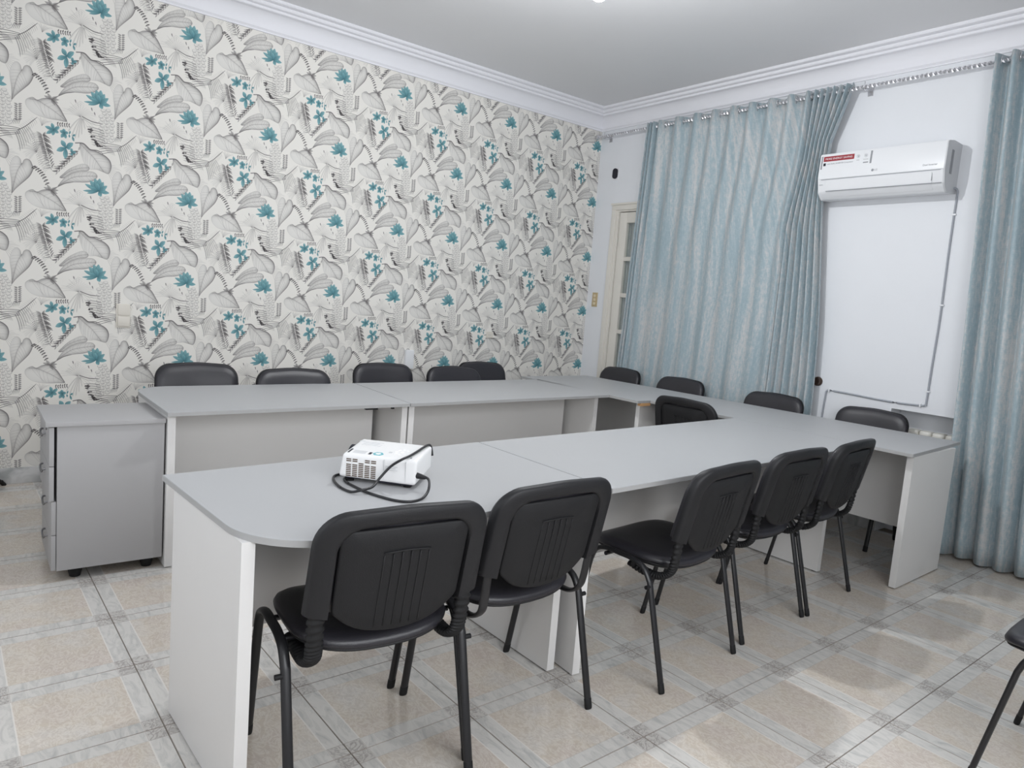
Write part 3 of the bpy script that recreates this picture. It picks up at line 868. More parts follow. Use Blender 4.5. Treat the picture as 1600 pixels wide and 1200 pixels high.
# ------------------------------------------------------------------ chairs
def loft(outline, rings, fn, closed_caps=True):
    # rings: list of (inset, offset); outline pts (a, b); fn(a, b, off) -> 3-D point; first and last ring collapse to a centre
    bm = bmesh.new()
    P = np.array(outline); ca, cb = (P.min(0) + P.max(0)) / 2; ha, hb = (P.max(0) - P.min(0)) / 2
    loops = []
    for d, off in rings:
        sa, sb = max(0.0, 1 - d / ha), max(0.0, 1 - d / hb)
        if d >= 1: sa = sb = 2 - d       # explicit scale 2-d for d >= 1
        loops.append([bm.verts.new(fn(ca + (p[0] - ca) * sa, cb + (p[1] - cb) * sb, off)) for p in P])
    n = len(P)
    for A, B in zip(loops, loops[1:]):
        for k in range(n): bm.faces.new((A[k], A[(k + 1) % n], B[(k + 1) % n], B[k]))
    bm.faces.new(loops[0][::-1]); bm.faces.new(loops[-1])
    return bm

def back_y(x, z):
    return -.228 - (z - .56) * .22 + .40 * x * x

def back_outline(w=.243, zb=.542, zt=.826, r=.088, crown=.012, tap=.008):
    pts = round_poly([(-w, zb), (-w + tap, zt - crown), (0, zt + crown * .6), (w - tap, zt - crown), (w, zb), (w - .06, zb - .014), (0, zb - .03), (-w + .06, zb - .014)],
                     [.012, r, .8, r, .012, .02, .3, .02], 9)
    return pts

def make_chair_parts(root, ribbed):
    # seat
    se = [(.231 * math.copysign(abs(math.cos(t)) ** .62, math.cos(t)), .018 + .205 * math.copysign(abs(math.sin(t)) ** .62, math.sin(t))) for t in np.linspace(0, 2 * PI, 56, endpoint=False)]
    def seat_z(x, y):
        return .452 - .026 * (1 - (x / .235) ** 2) * (0.35 + 0.65 * max(0, min(1, (.16 - y) / .3))) - .020 * max(0, (y - .12) / .10) ** 2
    fs = lambda x, y, o: (x, y, seat_z(x, y) + o)
    from_bm('seat', loft(se, [(1.98, -.008), (1.6, -.008), (.05, -.008), (.012, -.008), (.002, -.004), (0, .004), (.006, .016), (.020, .024), (.06, .030), (1.6, .033), (1.98, .034)], fs), LEATHER, root, smooth=True)
    from_bm('seat_shell', loft(se, [(1.98, -.032), (1.6, -.031), (.09, -.029), (.03, -.024), (.008, -.014), (.006, -.0075), (1.6, -.009), (1.98, -.009)], fs), SHELL, root, smooth=True)
    # backrest: padded front, plastic shell, recessed ribbed panel
    bo = back_outline(zb=.566, zt=.835)
    fb = lambda x, z, o: (x, back_y(x, z) + o, z)
    from_bm('backrest', loft(bo, [(1.98, .001), (1.6, .001), (.05, .001), (.004, .001), (.002, .006), (.006, .017), (.018, .026), (.05, .032), (1.55, .034), (1.98, .034)], fb), LEATHER, root, smooth=True)
    # plastic rim: an inverted U with its two ears ending above the seat
    ow, iw, zb, zt, r = .243, .180, .560, .838, .088
    outer = [(-ow, zb)] + [p for p in round_poly([(-ow, zb), (-ow + .006, zt - .010), (0, zt + .004), (ow - .006, zt - .010), (ow, zb)], [0, r, .9, r, 0], 9)[1:-1]] + [(ow, zb)]
    m = len(outer)
    inner = []
    for k in range(m):
        x, z = outer[k]
        inner.append((max(-iw, min(iw, x * iw / (ow - .006))), min(z, zb + (z - zb) * (.785 - zb) / (zt - .008 - zb)) if z > zb else zb - .018))
    bm = bmesh.new()
    prof = [(0, .001), (0, -.010), (.05, -.0185), (.16, -.0235), (.80, -.0235), (.93, -.020), (1.0, -.006), (1.0, .001)]
    loops = []
    for k in range(m):
        loops.append([bm.verts.new((outer[k][0] + (inner[k][0] - outer[k][0]) * w_, back_y(outer[k][0] + (inner[k][0] - outer[k][0]) * w_, outer[k][1] + (inner[k][1] - outer[k][1]) * w_) + o_, outer[k][1] + (inner[k][1] - outer[k][1]) * w_)) for w_, o_ in prof])
    for A, B in zip(loops, loops[1:]):
        for q in range(len(prof)):
            bm.faces.new((A[q], A[(q + 1) % len(prof)], B[(q + 1) % len(prof)], B[q]))
    bm.faces.new(loops[0][::-1]); bm.faces.new(loops[-1])
    from_bm('back_shell', bm, SHELL, root, angle=55)
    po = round_poly([(-.176, .556), (-.177, .782), (.177, .782), (.176, .556), (.115, .500), (0, .478), (-.115, .500)], [.03, .030, .030, .03, .16, .3, .16], 7)
    pan = from_bm('back_panel', loft(po, [(1.98, -.0165), (1.6, -.0165), (.05, -.0165), (.006, -.0165), (.001, -.013), (0, -.009), (.004, -.0035), (1.6, -.0035), (1.98, -.0035)], fb), PANELBLK, root, smooth=True)
    bm = bmesh.new()
    for x in (-.062, -.037, -.0125, .0125, .037, .062):
        top = .715 - abs(x) * .12
        zz = np.linspace(.502, top, 8)
        bm_tube(bm, [(x, back_y(x, z) - .0165, z) for z in zz], .0022, .0016, 6)
    bm_tube(bm, [(x, back_y(x, .718) - .0165, .718 - abs(x) * .05) for x in np.linspace(-.064, .064, 8)], .0022, .0016, 6, ref=(0, 0, 1))
    from_bm('rib', bm, PANELBLK, pan, smooth=True)
    # steel legs: each side an inverted U made of a front and a rear leg
    for s in (-1, 1):
        x = s * .256
        for nm_f, pts in ((1, [(x, .216, .012), (x, .140, .385), (x, .118, .432), (x, .070, .452), (x, 0.0, .4515)]),
                          (-1, [(x, -.238, .012), (x, -.142, .385), (x, -.110, .430), (x, -.055, .449), (x, 0.0, .4515)])):
            path = [Vector(pts[0])] + smooth_path(pts[1:], 5)
            lg = tube('leg', path, .0138, BLKMETAL, root, rb=.0092, seg=12)
            y = pts[0][1]
            d = (Vector(pts[1]) - Vector(pts[0])).normalized()
            p = Vector(pts[0])
            tube('foot_cap', [p - d * .0118, p - d * .006, p + d * .022, p + d * .024], .0147, RUBBER, lg, rb=.0101, seg=12, radii=[.92, 1, 1, .9])
    for y in (.075, -.055):
        tube('cross_bar', [(-.250, y, .426), (.250, y, .426)], .0085, BLKMETAL, root, seg=10)
    for s in (-1, 1):
        tube('bolt_knob', [(s * .264, -.146, .372), (s * .284, -.146, .372)], .0075, RUBBER, root, seg=10)
    # back supports
    for s in (-1, 1):
        x = s * .205
        pts = [(x, -.015, .412), (x, -.080, .398), (x, -.145, .400), (x, -.190, .428), (x * 1.01, -.206, .475), (x * 1.02, -.2165, .566)]
        path = smooth_path(pts, 20)
        if ribbed:
            rad = [1.12 if k % 4 < 2 else .90 for k in range(len(path))]
            tube('back_bracket', path, .0215, RUBBER, root, rb=.0130, seg=14, radii=rad, label='ribbed rubber sleeve over the back support')
        else:
            tube('back_bracket', path, .0165, BLKMETAL, root, rb=.0075, seg=12, label='bare flat steel back support')
    return root

GROUP = 'black conference chairs'
chairs = [
    # x, y, rotz(deg), ribbed, label
    (3.459, -4.056, 85.3, True, 'black chair nearest the camera, back to us, at the rounded table corner'),
    (3.416, -3.539, 91.1, False, 'black chair second from left in front row, with smooth back supports'),
    (3.451, -2.746, 96.0, True, 'black chair third from left in front row, pulled out so its seat shows'),
    (3.379, -2.117, 92.8, True, 'black chair fourth from left in front row, overlapped by its left neighbour'),
    (3.344, -1.586, 96.8, True, 'black chair at the right end of front row, turned beside head table'),
    (2.341, -1.020, 3.0, True, 'black chair inside the U, tucked under the head table, back to us'),
    (0.933, -3.838, -91.0, True, 'black chair leftmost along the wallpaper, behind the rounded table end'),
    (1.182, -3.323, -90.0, True, 'low showing black chair second from left along the wallpaper'),
    (0.808, -2.520, -92.0, True, 'black chair along the wallpaper right of the back table seam, facing us'),
    (0.974, -2.004, -91.6, True, 'black chair fourth along the wallpaper, overlapping the darker one beside it'),
    (0.620, -1.495, -91.0, True, 'dark black chair rightmost along the wallpaper, half hidden by its neighbour'),
    (0.700, -0.400, 182.0, True, 'black chair in front of the glazed door, furthest left at head table'),
    (1.410, -0.405, 182.5, True, 'black chair in front of the left curtain middle, second at head table'),
    (2.290, -0.400, 182.9, True, 'black chair in front of the left curtain right edge, third at head table'),
    (2.998, -0.340, 183.1, True, 'black chair below the air conditioner, before the radiator niche'),
    (4.745, -2.215, 93.0, True, 'black chair cut off by the right edge of the photo, only corner showing'),
]
proto = {}
for x, y, rz, rib, lab in chairs:
    if rib not in proto:
        c = empty('conference_chair', (x, y, 0), R(rz), lab, 'chair', GROUP)
        proto[rib] = make_chair_parts(c, rib)
    else:
        dup(proto[rib], (x, y, 0), R(rz), lab, GROUP)

# ------------------------------------------------------------------ drawer cabinet
def cabinet():
    xa, xb, ya, yb, zb, zt = 1.325, 1.765, -4.654, -4.238, .052, .688
    t = empty('drawer_cabinet', ((xa + xb) / 2, (ya + yb) / 2, 0), 0, 'grey drawer cabinet on black castors at the left end of the tables', 'cabinet')
    o = t.location
    box('body', (xa, ya, zb), (xb, yb, zt), CABGREY, t, bevel=.0012, off=o)
    box('top_panel', (xa - .012, ya - .042, zt), (xb + .012, yb + .002, zt + .020), CABGREY, t, bevel=.0015, off=o)
    zs = [zb + .002, .212, .362, .514, .684]
    for k in range(4):
        out = .010 if k >= 2 else 0.0015
        f = box('drawer', (xa + .003, ya - .018 - out, zs[k] + .0015), (xb - .003, ya - out - .0005, zs[k + 1] - .0015), CABGREY, t, bevel=.0012, off=o)
        zc = (zs[k] + zs[k + 1]) / 2 + .030
        y = ya - .018 - out
        xm = (xa + xb) / 2
        tube('handle', smooth_path([(xm - .05, y + .001, zc), (xm - .047, y - .010, zc), (xm - .03, y - .014, zc - .010), (xm + .03, y - .014, zc - .016), (xm + .047, y - .010, zc - .004), (xm + .05, y + .001, zc)], 4), .0042, DULLMETAL, f, off=o, label='bow handle of dark metal')
        if k == 3:
            lathe('lock', [(.008, 0), (.008, .004), (.006, .005)], DULLMETAL, f, 14, Matrix.Translation((xm - o.x + .11, y - o.y, .662)) @ Matrix.Rotation(R(90), 4, 'X'))
    for cx in (xa + .05, xb - .055):
        for cy in (ya + .075, yb - .055):
            lathe('castor', [(.016, 0), (.021, .002), (.024, .014), (.030, .038), (.031, .052)], RUBBER, t, 18, Matrix.Translation((cx - o.x, cy - o.y, 0)))
cabinet()

# ------------------------------------------------------------------ projector and its cord
def projector():
    A = Vector((3.167, -4.019, HT))
    ang = R(44.3)
    t = empty('projector', A, ang, 'white projector with a vent grille lying on the front table', 'projector')
    t.rotation_euler = (R(4.6), 0, ang)      # propped up on its longer front feet
    Lx, Wy, z0, z1 = .254, .200, .012, .094
    bm = bmesh.new()
    # body: slightly wedge shaped, rounded box (local x along the vented side, y away)
    r = bm_box(bm, (0, 0, z0), (Lx, Wy, z1), 0)
    for v in bm.verts:
        if v.co.z > .05 and v.co.x < .01: v.co.x += .012
        if v.co.z > .05 and v.co.x > Lx - .01: v.co.x += .004
        if v.co.z > .05: v.co.y += .004 if v.co.y < .1 else -.012
        if v.co.z < .05 and v.co.x < .01: v.co.z += .004
    bmesh.ops.bevel(bm, geom=bm.edges[:], offset=.012, segments=4, affect='EDGES', profile=.6)
    from_bm('housing', bm, PROJWHITE, t, angle=35)
    # vent grille on the long near side: 5 columns of slots
    bm = bmesh.new()
    for c in range(5):
        for k in range(10):
            if k == 7 and c != 2: continue
            if k > 7 and c == 2: continue
            x = .026 + c * .0205; z = .022 + k * .0060
            yoff = (z - z0) / (z1 - z0) * .004
            bm_box(bm, (x, -.0012 + yoff, z), (x + .0158, .002 + yoff, z + .0032))
    o = from_bm('vent_grille', bm, SLOT, t, label='dark slots of the vent grille'); o['kind'] = 'stuff'
    # seam lines and marks on the side
    boxes('side_seam', [((.150, -.0005, .024), (.1506, .004, .088)), ((.222, -.0005, .024), (.2226, .0045, .088))], INKLIGHT, t)
    boxes('side_print', [((.155, .0008, .067 - .006 * k), (.195 - .006 * (k % 2), .003, .0685 - .006 * k)) for k in range(3)], INKLIGHT, t)
    # top: lens ring slot, labels, buttons
    top = z1
    box('focus_slot', (.022, .018, top - .004), (.028, .060, top + .0006), INKBLACK, t)
    box('rating_label', (.038, .020, top - .002), (.080, .050, top + .0004), INKLIGHT, t)
    box('sensor_window', (.090, .020, top - .002), (.099, .042, top + .0006), INKBLACK, t)
    lathe('round_sticker', [(.018, 0), (.018, .0006)], TEALINK, t, 6, Matrix.Translation((.120, .034, top)))
    lathe('sticker_centre', [(.010, 0), (.010, .0010)], PAPERWHITE, t, 5, Matrix.Translation((.120, .034, top)))
    boxes('top_print', [((.034, .150 - .009 * k, top - .001), (.100 - .012 * (k % 2), .1535 - .009 * k, top + .0004)) for k in range(5)] + [((.015, .150, top - .001), (.032, .160, top + .0004))], INKLIGHT, t)
    boxes('model_mark', [((.146, .055, top - .001), (.157, .071, top + .0004))], INKLIGHT, t)
    for k in range(8):
        a = 2 * PI * k / 8
        lathe('button', [(.0045, 0), (.0045, .0015), (.0035, .002)], PAPERWHITE, t, 10, Matrix.Translation((.186 + .020 * math.cos(a), .076 + .028 * math.sin(a), top - .0003)))
    lathe('button', [(.007, 0), (.007, .0015), (.005, .002)], PAPERWHITE, t, 12, Matrix.Translation((.186, .076, top - .0003)))
    for x, y in ((.228, .022), (.232, .105)):
        box('indicator', (x, y, top - .001), (x + .005, y + .012, top + .0005), INKGREY, t)
    # lens barrel on the far short side and feet
    lathe('lens', [(.034, 0), (.034, .010), (.028, .014), (.024, .008)], INKBLACK, t, 24, Matrix.Translation((.008, .120, .055)) @ Matrix.Rotation(R(-90), 4, 'Y'))
    for x, y, zl in ((.222, .028, -.0022), (.222, .172, -.0138), (.030, .028, -.0022), (.036, .172, -.0138)):
        lathe('foot', [(.013, zl), (.013, zl + .007), (.008, zl + .009), (.008, .014)], RUBBER, t, 16, Matrix.Translation((x, y, 0)))
    boxes('base_plate', [((.128, .010, .0075), (.242, .180, .0125)), ((.02, .012, .0105), (.07, .06, .0145))], INKBLACK, t)
    return A, ang
PA, PANG = projector()

def power_cord():
    t = empty('power_cord', (3.25, -3.95, HT), 0, 'black power cord looped around and over the projector', 'cord')
    o = t.location
    r = .0042
    z = HT + r + .0002
    pts = [(3.352, -3.824, .790), (3.376, -3.812, .788), (3.412, -3.828, .776), (3.434, -3.848, .760), (3.455, -3.880, z), (3.466, -3.925, z), (3.442, -3.958, z), (3.392, -3.980, z), (3.326, -3.998, z), (3.256, -4.005, z), (3.205, -4.006, z), (3.160, -3.994, z), (3.150, -3.965, z)]
    tube('cord', smooth_path(pts, 9), r, BLACK, t, seg=8, off=o)
    pts2 = [(3.135, -3.935, z), (3.106, -3.975, z), (3.122, -4.012, z), (3.185, -4.038, z), (3.255, -4.048, z), (3.312, -4.040, z + .001), (3.335, -4.015, z + .010), (3.322, -3.975, .764), (3.296, -3.938, .782), (3.303, -3.906, .818), (3.338, -3.888, .8465), (3.312, -3.846, .8490), (3.280, -3.800, .8535), (3.232, -3.735, .8600), (3.219, -3.712, .852), (3.216, -3.702, .82)]
    tube('cord', smooth_path(pts2, 9), r, BLACK, t, seg=8, off=o)
    bm = bmesh.new()
    bm_tube(bm, [(3.336, -3.838, .7925), (3.342, -3.833, .792), (3.355, -3.822, .790), (3.366, -3.815, .789)], .0085, .0075, 10, ref=(0, 0, 1), radii=[1.2, 1.2, 1.0, .7])
    from_bm('plug', bm, BLACK, t, angle=40, off=o)
power_cord()

# ------------------------------------------------------------------ curtains, rod
ROD_Y, ROD_Z = -.095, 3.005
def curtain(name, label, fx, u0, u1, ztop, zbot, nu, nz, depth, loc, rings=(), group='teal curtains'):
    # fx(u, t) -> x ; depth(u, t) -> y ; t = 0 at top, 1 at the hem
    t_ = empty(name, loc, 0, label, 'curtain', group)
    me = bpy.data.meshes.new('fabric')
    vs, uvs, fs = [], [], []
    us = np.linspace(u0, u1, nu)
    for j in range(nz):
        t = j / (nz - 1)
        acc = 0.0; prev = None
        for i, u in enumerate(us):
            x, y = fx(u, t), depth(u, t)
            z = ztop(u) * (1 - t) + zbot(u) * t
            if prev is not None: acc += math.hypot(x - prev[0], y - prev[1])
            prev = (x, y)
            vs.append((x - loc[0], y - loc[1], z - loc[2])); uvs.append((acc, z))
    for j in range(nz - 1):
        for i in range(nu - 1):
            a = j * nu + i
            fs.append((a, a + 1, a + nu + 1, a + nu))
    me.from_pydata(vs, [], fs)
    ul = me.uv_layers.new(name='UVMap')
    for p in me.polygons:
        for li in p.loop_indices: ul.data[li].uv = uvs[me.loops[li].vertex_index]
    me.materials.append(CURTAIN)
    o = link('fabric', me, None, t_, True)
    md = o.modifiers.new('thickness', 'SOLIDIFY'); md.thickness = .0022; md.offset = 0
    for (x, y, z, a) in rings:
        bm = bmesh.new()
        n, mseg = 18, 6
        vv = [[bm.verts.new(((.024 + .005 * math.cos(2 * PI * q / mseg)) * math.cos(2 * PI * k / n), (.024 + .005 * math.cos(2 * PI * q / mseg)) * math.sin(2 * PI * k / n), .003 * math.sin(2 * PI * q / mseg))) for q in range(mseg)] for k in range(n)]
        for k in range(n):
            for q in range(mseg):
                bm.faces.new((vv[k][q], vv[(k + 1) % n][q], vv[(k + 1) % n][(q + 1) % mseg], vv[k][(q + 1) % mseg]))
        g = from_bm('eyelet', bm, CHROME, t_, smooth=True)
        g.rotation_euler = (0, R(90), a); g.location = (x - loc[0], y - loc[1], z - loc[2])
    return t_

def curtains():
    # left: pleats at the left edge, ten open eyelet waves, then a bunch of tight folds
    marks = [.700, .735, .770] + [.842, 1.041, 1.238, 1.417, 1.600, 1.763, 1.939, 2.097, 2.239] + [2.290 + .0470 * k for k in range(7)]
    # phase: one full wave per mark interval
    ph = np.arange(len(marks), dtype=float)
    def fxL(u, t):
        x = float(np.interp(u, ph, marks))
        # right edge pinched in by the air conditioner, bunch wider towards the hem
        R_ = float(np.interp(t, (0, .13, .26, .39, .54, .71, 1), (2.576, 2.440, 2.440, 2.480, 2.526, 2.552, 2.565)))
        L_ = float(np.interp(t, (0, .15, .31, .75, 1), (2.283, 2.262, 2.178, 2.160, 2.160)))
        E_ = float(np.interp(t, (0, .73, 1), (.700, .580, .545)))
        if x > 2.283: return L_ + (x - 2.283) / (2.576 - 2.283) * (R_ - L_)
        return E_ + (x - .700) / (2.283 - .700) * (L_ - E_)
    def dL(u, t):
        x = float(np.interp(u, ph, marks))
        wide = 1.0 if .80 < x < 2.26 else 0.0
        a = .036 if wide else .030
        if wide: a *= (1 - .72 * min(1, t * 2.2))
        else: a *= (1 - .15 * t)
        w = math.cos(2 * PI * u)
        y = -w * a
        if wide: y += .010 * t * math.sin(2 * PI * u * .5 + 1.1) + .008 * t * math.sin(2 * PI * u * .31)
        return ROD_Y - .002 + y + .035 * min(1, t * 1.6)
    def ztL(u): return ROD_Z + .034 + .004 * math.cos(2 * PI * u)
    rings = []
    for k in range(3, 12):
        for h in (.25,):
            u = k + h
            rings.append((fxL(u, 0), ROD_Y, ROD_Z, R(18)))
    curtain('curtain', 'wide teal and grey curtain left of the air conditioner, eyelets on the rod', fxL, 0, len(marks) - 1, ztL, lambda u: .028, 520, 26, dL, (1.6, ROD_Y, 0), rings)
    # right: deep tight folds, running out of the frame
    marksR = [3.425 + .098 * k for k in range(14)]
    phR = np.arange(len(marksR), dtype=float)
    def fxR(u, t):
        x = float(np.interp(u, phR, marksR))
        return x + t * (.105 + .10 * (x - 3.425)) + .008 * math.sin(2 * PI * u) * t
    def dR(u, t):
        return ROD_Y - .002 - (.040 + .004 * math.sin(u * 2.3)) * math.cos(2 * PI * u) + .010 * t * math.sin(u * 3.1 + 4 * t)
    def ztR(u): return ROD_Z + .036 + .003 * math.cos(2 * PI * u)
    ringsR = [(fxR(k + .25, 0), ROD_Y, ROD_Z, R(15)) for k in range(0, 12)]
    curtain('curtain', 'teal and grey curtain in tight folds at the right edge, reaching the floor', fxR, 0, 13, ztR, lambda u: .016 + .006 * math.sin(u * 1.7), 420, 30, dR, (4.1, ROD_Y, 0), ringsR)
curtains()

def rod():
    x0, x1 = .055, 5.2
    t = empty('curtain_rod', (2.6, ROD_Y, ROD_Z), 0, 'long twisted shiny curtain rod under the cornice', 'curtain rod')
    bm = bmesh.new()
    n = 520
    rings = []
    for k in range(n + 1):
        x = x0 + (x1 - x0) * k / n
        a = x * 2 * PI / .11
        rr = .0125
        rings.append([bm.verts.new((x - 2.6, rr * math.cos(a + PI / 2 * q), rr * math.sin(a + PI / 2 * q))) for q in range(4)])
    for A, B in zip(rings, rings[1:]):
        for q in range(4): bm.faces.new((A[q], A[(q + 1) % 4], B[(q + 1) % 4], B[q]))
    bm.faces.new(rings[0][::-1]); bm.faces.new(rings[-1])
    from_bm('rod', bm, CHROME, t)
    lathe('finial', [(.010, 0), (.020, .006), (.024, .022), (.020, .036), (.008, .042)], CHROME, t, 16, Matrix.Translation((x0 - 2.6 + .005, 0, 0)) @ Matrix.Rotation(R(-90), 4, 'Y'))
    for x in (.135, 2.635, 5.1):
        bm = bmesh.new()
        bm_box(bm, (x - .012 - 2.6, .014, -.012), (x + .012 - 2.6, -ROD_Y, .006))
        bm_box(bm, (x - .018 - 2.6, -ROD_Y - .006, -.04), (x + .018 - 2.6, -ROD_Y, .035))
        bm_tube(bm, [(x - 2.6, .018 * math.cos(a), .018 * math.sin(a)) for a in np.linspace(PI, 2 * PI, 9)], .008, .004, 6)
        bm_tube(bm, [(x - 2.6, .0, .014), (x - 2.6, .0, .036)], .004, None, 8)
        from_bm('rod_bracket', bm, CHROME, t, angle=40)
rod()

# ------------------------------------------------------------------ air conditioner
def air_conditioner():
    xa, xb = 2.446, 3.262
    t = empty('air_conditioner', ((xa + xb) / 2, 0, 2.25), 0, 'white wall mounted air conditioner with a red label between the curtains', 'air conditioner')
    o = t.location
    prof = round_poly([(0, 2.262), (-.128, 2.252), (-.178, 2.296), (-.203, 2.395), (-.196, 2.552), (-.120, 2.566), (0, 2.562)], [0, .03, .05, .10, .014, .02, 0], 8)
    prism('body', prof, xa + .004, xb - .004, WHITEPLASTIC, t, off=o, axis='X')
    prof2 = round_poly([(0, 2.260), (-.130, 2.250), (-.180, 2.294), (-.205, 2.395), (-.198, 2.554), (-.120, 2.568), (0, 2.564)], [0, .03, .05, .10, .014, .02, 0], 8)
    prism('end_cap', prof2, xb - .006, xb + .004, ACGREY, t, off=o, axis='X', label='grey right end cap')
    prism('end_cap', prof2, xa - .004, xa + .006, WHITEPLASTIC, t, off=o, axis='X')
    # front panel: thin shell in front of the body above the seam
    fp = [(-.2055, 2.384), (-.2068, 2.40), (-.2005, 2.545), (-.194, 2.556), (-.1885, 2.553), (-.196, 2.542), (-.201, 2.40), (-.2005, 2.384)]
    prism('front_panel', fp, xa + .002, xb - .002, WHITEPLASTIC, t, off=o, axis='X')
    box('seam', (xa + .02, -.2038, 2.3792), (xb - .02, -.198, 2.3811), CABLEGREY, t, off=o)
    # air outlet flap
    fl = round_poly([(-.1985, 2.372), (-.2015, 2.371), (-.1865, 2.306), (-.150, 2.268), (-.146, 2.271), (-.183, 2.309)], [.001, .001, .03, .001, .001, .03], 6)
    prism('outlet_flap', fl, xa + .055, xb - .070, WHITEPLASTIC, t, off=o, axis='X')
    box('flap_gap', (xb - .070, -.1955, 2.318), (xb - .0685, -.188, 2.371), INKGREY, t, off=o)
    fg = [(-.1905, 2.3035), (-.1885, 2.3005), (-.184, 2.3025), (-.186, 2.3055)]
    prism('flap_line', fg, xa + .055, xb - .01, INKGREY, t, off=o, axis='X')
    # side grille on the right end cap
    box('side_grille', (xb + .003, -.135, 2.365), (xb + .0055, -.104, 2.510), INKGREY, t, off=o)
    # printed label upper left
    def fy(z): return -.2068 + (z - 2.40) / .145 * .0063 - .0006
    rx = R(90 - 2.5)
    def plate(nm, x0, x1, z0, z1, m, lift=0.0):
        poly = [(fy(z0) - lift, z0), (fy(z1) - lift, z1), (fy(z1) + .001, z1), (fy(z0) + .001, z0)]
        return prism(nm, poly, x0, x1, m, t, off=o, axis='X')
    plate('label_edge', 2.452, 2.462, 2.452, 2.540, INKGREY)
    plate('label_edge', 2.794, 2.806, 2.462, 2.544, INKGREY)
    plate('label_band', 2.468, 2.684, 2.503, 2.537, RED)
    plate('label_square', 2.470, 2.487, 2.474, 2.493, INKBLACK)
    def tx(nm, body, size, x, z, m, align='LEFT'):
        return text(nm, body, size, (x - o.x, fy(z) - .0006 - o.y, z - o.z), (rx, 0, 0), m, t, align)
    tx('label_text', 'MORE ENERGY SAVING', .0183, 2.576, 2.5195, PAPERWHITE, 'CENTER')
    tx('label_text', 'with DUAL INVERTER Compressor', .0125, 2.497, 2.485, INKGREY)
    for x in (2.712, 2.764):
        z = 2.517
        bm = bmesh.new()
        bm_tube(bm, [(x - o.x + .010 * math.cos(a), fy(z) - .0003 - o.y, z - o.z + .010 * math.sin(a)) for a in np.linspace(0, 2 * PI, 21)], .0011, .0006, 6, ref=(0, 1, 0))
        bm_box(bm, (x - o.x - .003, fy(z) - .0008 - o.y, z - o.z - .004), (x - o.x + .003, fy(z) + .001 - o.y, z - o.z + .004))
        from_bm('label_icon', bm, INKGREY, t)
    plate('label_caption', 2.702, 2.722, 2.488, 2.495, INKLIGHT)
    plate('label_caption', 2.748, 2.782, 2.488, 2.495, INKLIGHT)
    plate('label_caption', 2.750, 2.784, 2.468, 2.475, INKGREY)
    # maker's mark and small wording
    bm = bmesh.new(); bm_lathe(bm, [(.0085, 0), (.0085, .0006)], 18, Matrix.Translation((2.822 - o.x, fy(2.415) - o.y + .0002, 2.415 - o.z)) @ Matrix.Rotation(R(90), 4, 'X'))
    from_bm('logo_disc', bm, INKGREY, t)
    tx('logo_text', 'LG', .0165, 2.834, 2.415, INKGREY)
    tx('side_text', 'Dual Inverter', .0160, 3.135, 2.414, INKGREY)
    boxes('indicator_mark', [((2.452, -.1985, 2.345), (2.462, -.192, 2.351)), ((2.467, -.1985, 2.345), (2.477, -.192, 2.351))], INKLIGHT, t, off=o)
air_conditioner()

def ac_cable():
    t = empty('air_conditioner_cable', (3.28, 0, .9), 0, 'grey cable clipped to the wall below the air conditioner', 'cable')
    o = t.location
    r = .0062; y = -.0065
    pts = [(3.250, -.050, 2.285), (3.270, -.030, 2.292), (3.280, -.012, 2.278), (3.280, y, 2.24), (3.279, y, 2.00), (3.283, y, 1.70), (3.286, y, 1.45), (3.281, y, 1.15), (3.279, y, .93), (3.274, y, .909),
           (3.24, y, .903), (3.10, y, .898), (2.95, y, .901), (2.80, y, .908), (2.63, y, .912), (2.603, y, .905), (2.598, y, .87), (2.590, y, .70), (2.588, y, .40), (2.588, y, .11)]
    tube('cord', smooth_path(pts, 5), r, CABLEGREY, t, seg=8, off=o)
    for x, z in ((3.2795, 2.13), (3.2855, 1.56), (3.2795, 1.0), (3.245, .9035), (2.62, .911)):
        v = abs(z - .905) > .05
        d = (.012, .005) if v else (.005, .012)
        box('cable_clip', (x - d[0], -.0145, z - d[1]), (x + d[0], 0, z + d[1]), WHITEPLASTIC, t, bevel=.002, off=o)
ac_cable()

# ------------------------------------------------------------------ radiator in the niche
def radiator():
    t = empty('radiator', (3.70, .075, 0), 0, 'cream column radiator in the niche below the air conditioner', 'radiator')
    n = 13
    bm = bmesh.new(); bm_box(bm, (-.036, -.045, .13), (.036, .045, .735), .022, 3)
    bmesh.ops.recalc_face_normals(bm, faces=bm.faces)
    me = bpy.data.meshes.new('section'); bm.to_mesh(me); bm.free(); me.materials.append(RADWHITE)
    me.polygons.foreach_set('use_smooth', [True] * len(me.polygons)); me.set_sharp_from_angle(angle=R(50))
    for k in range(n):
        s = bpy.data.objects.new('section', me); COL.objects.link(s); s.parent = t
        s.location = (-.50 + k * .080, 0, 0)
    for z in (.20, .67):
        tube('header_pipe', [(-.53, 0, z), (.50, 0, z)], .016, RADWHITE, t)
    for x in (-.42, .40):
        box('support', (x - .015, -.03, 0), (x + .015, .03, .14), RADWHITE, t)
radiator()

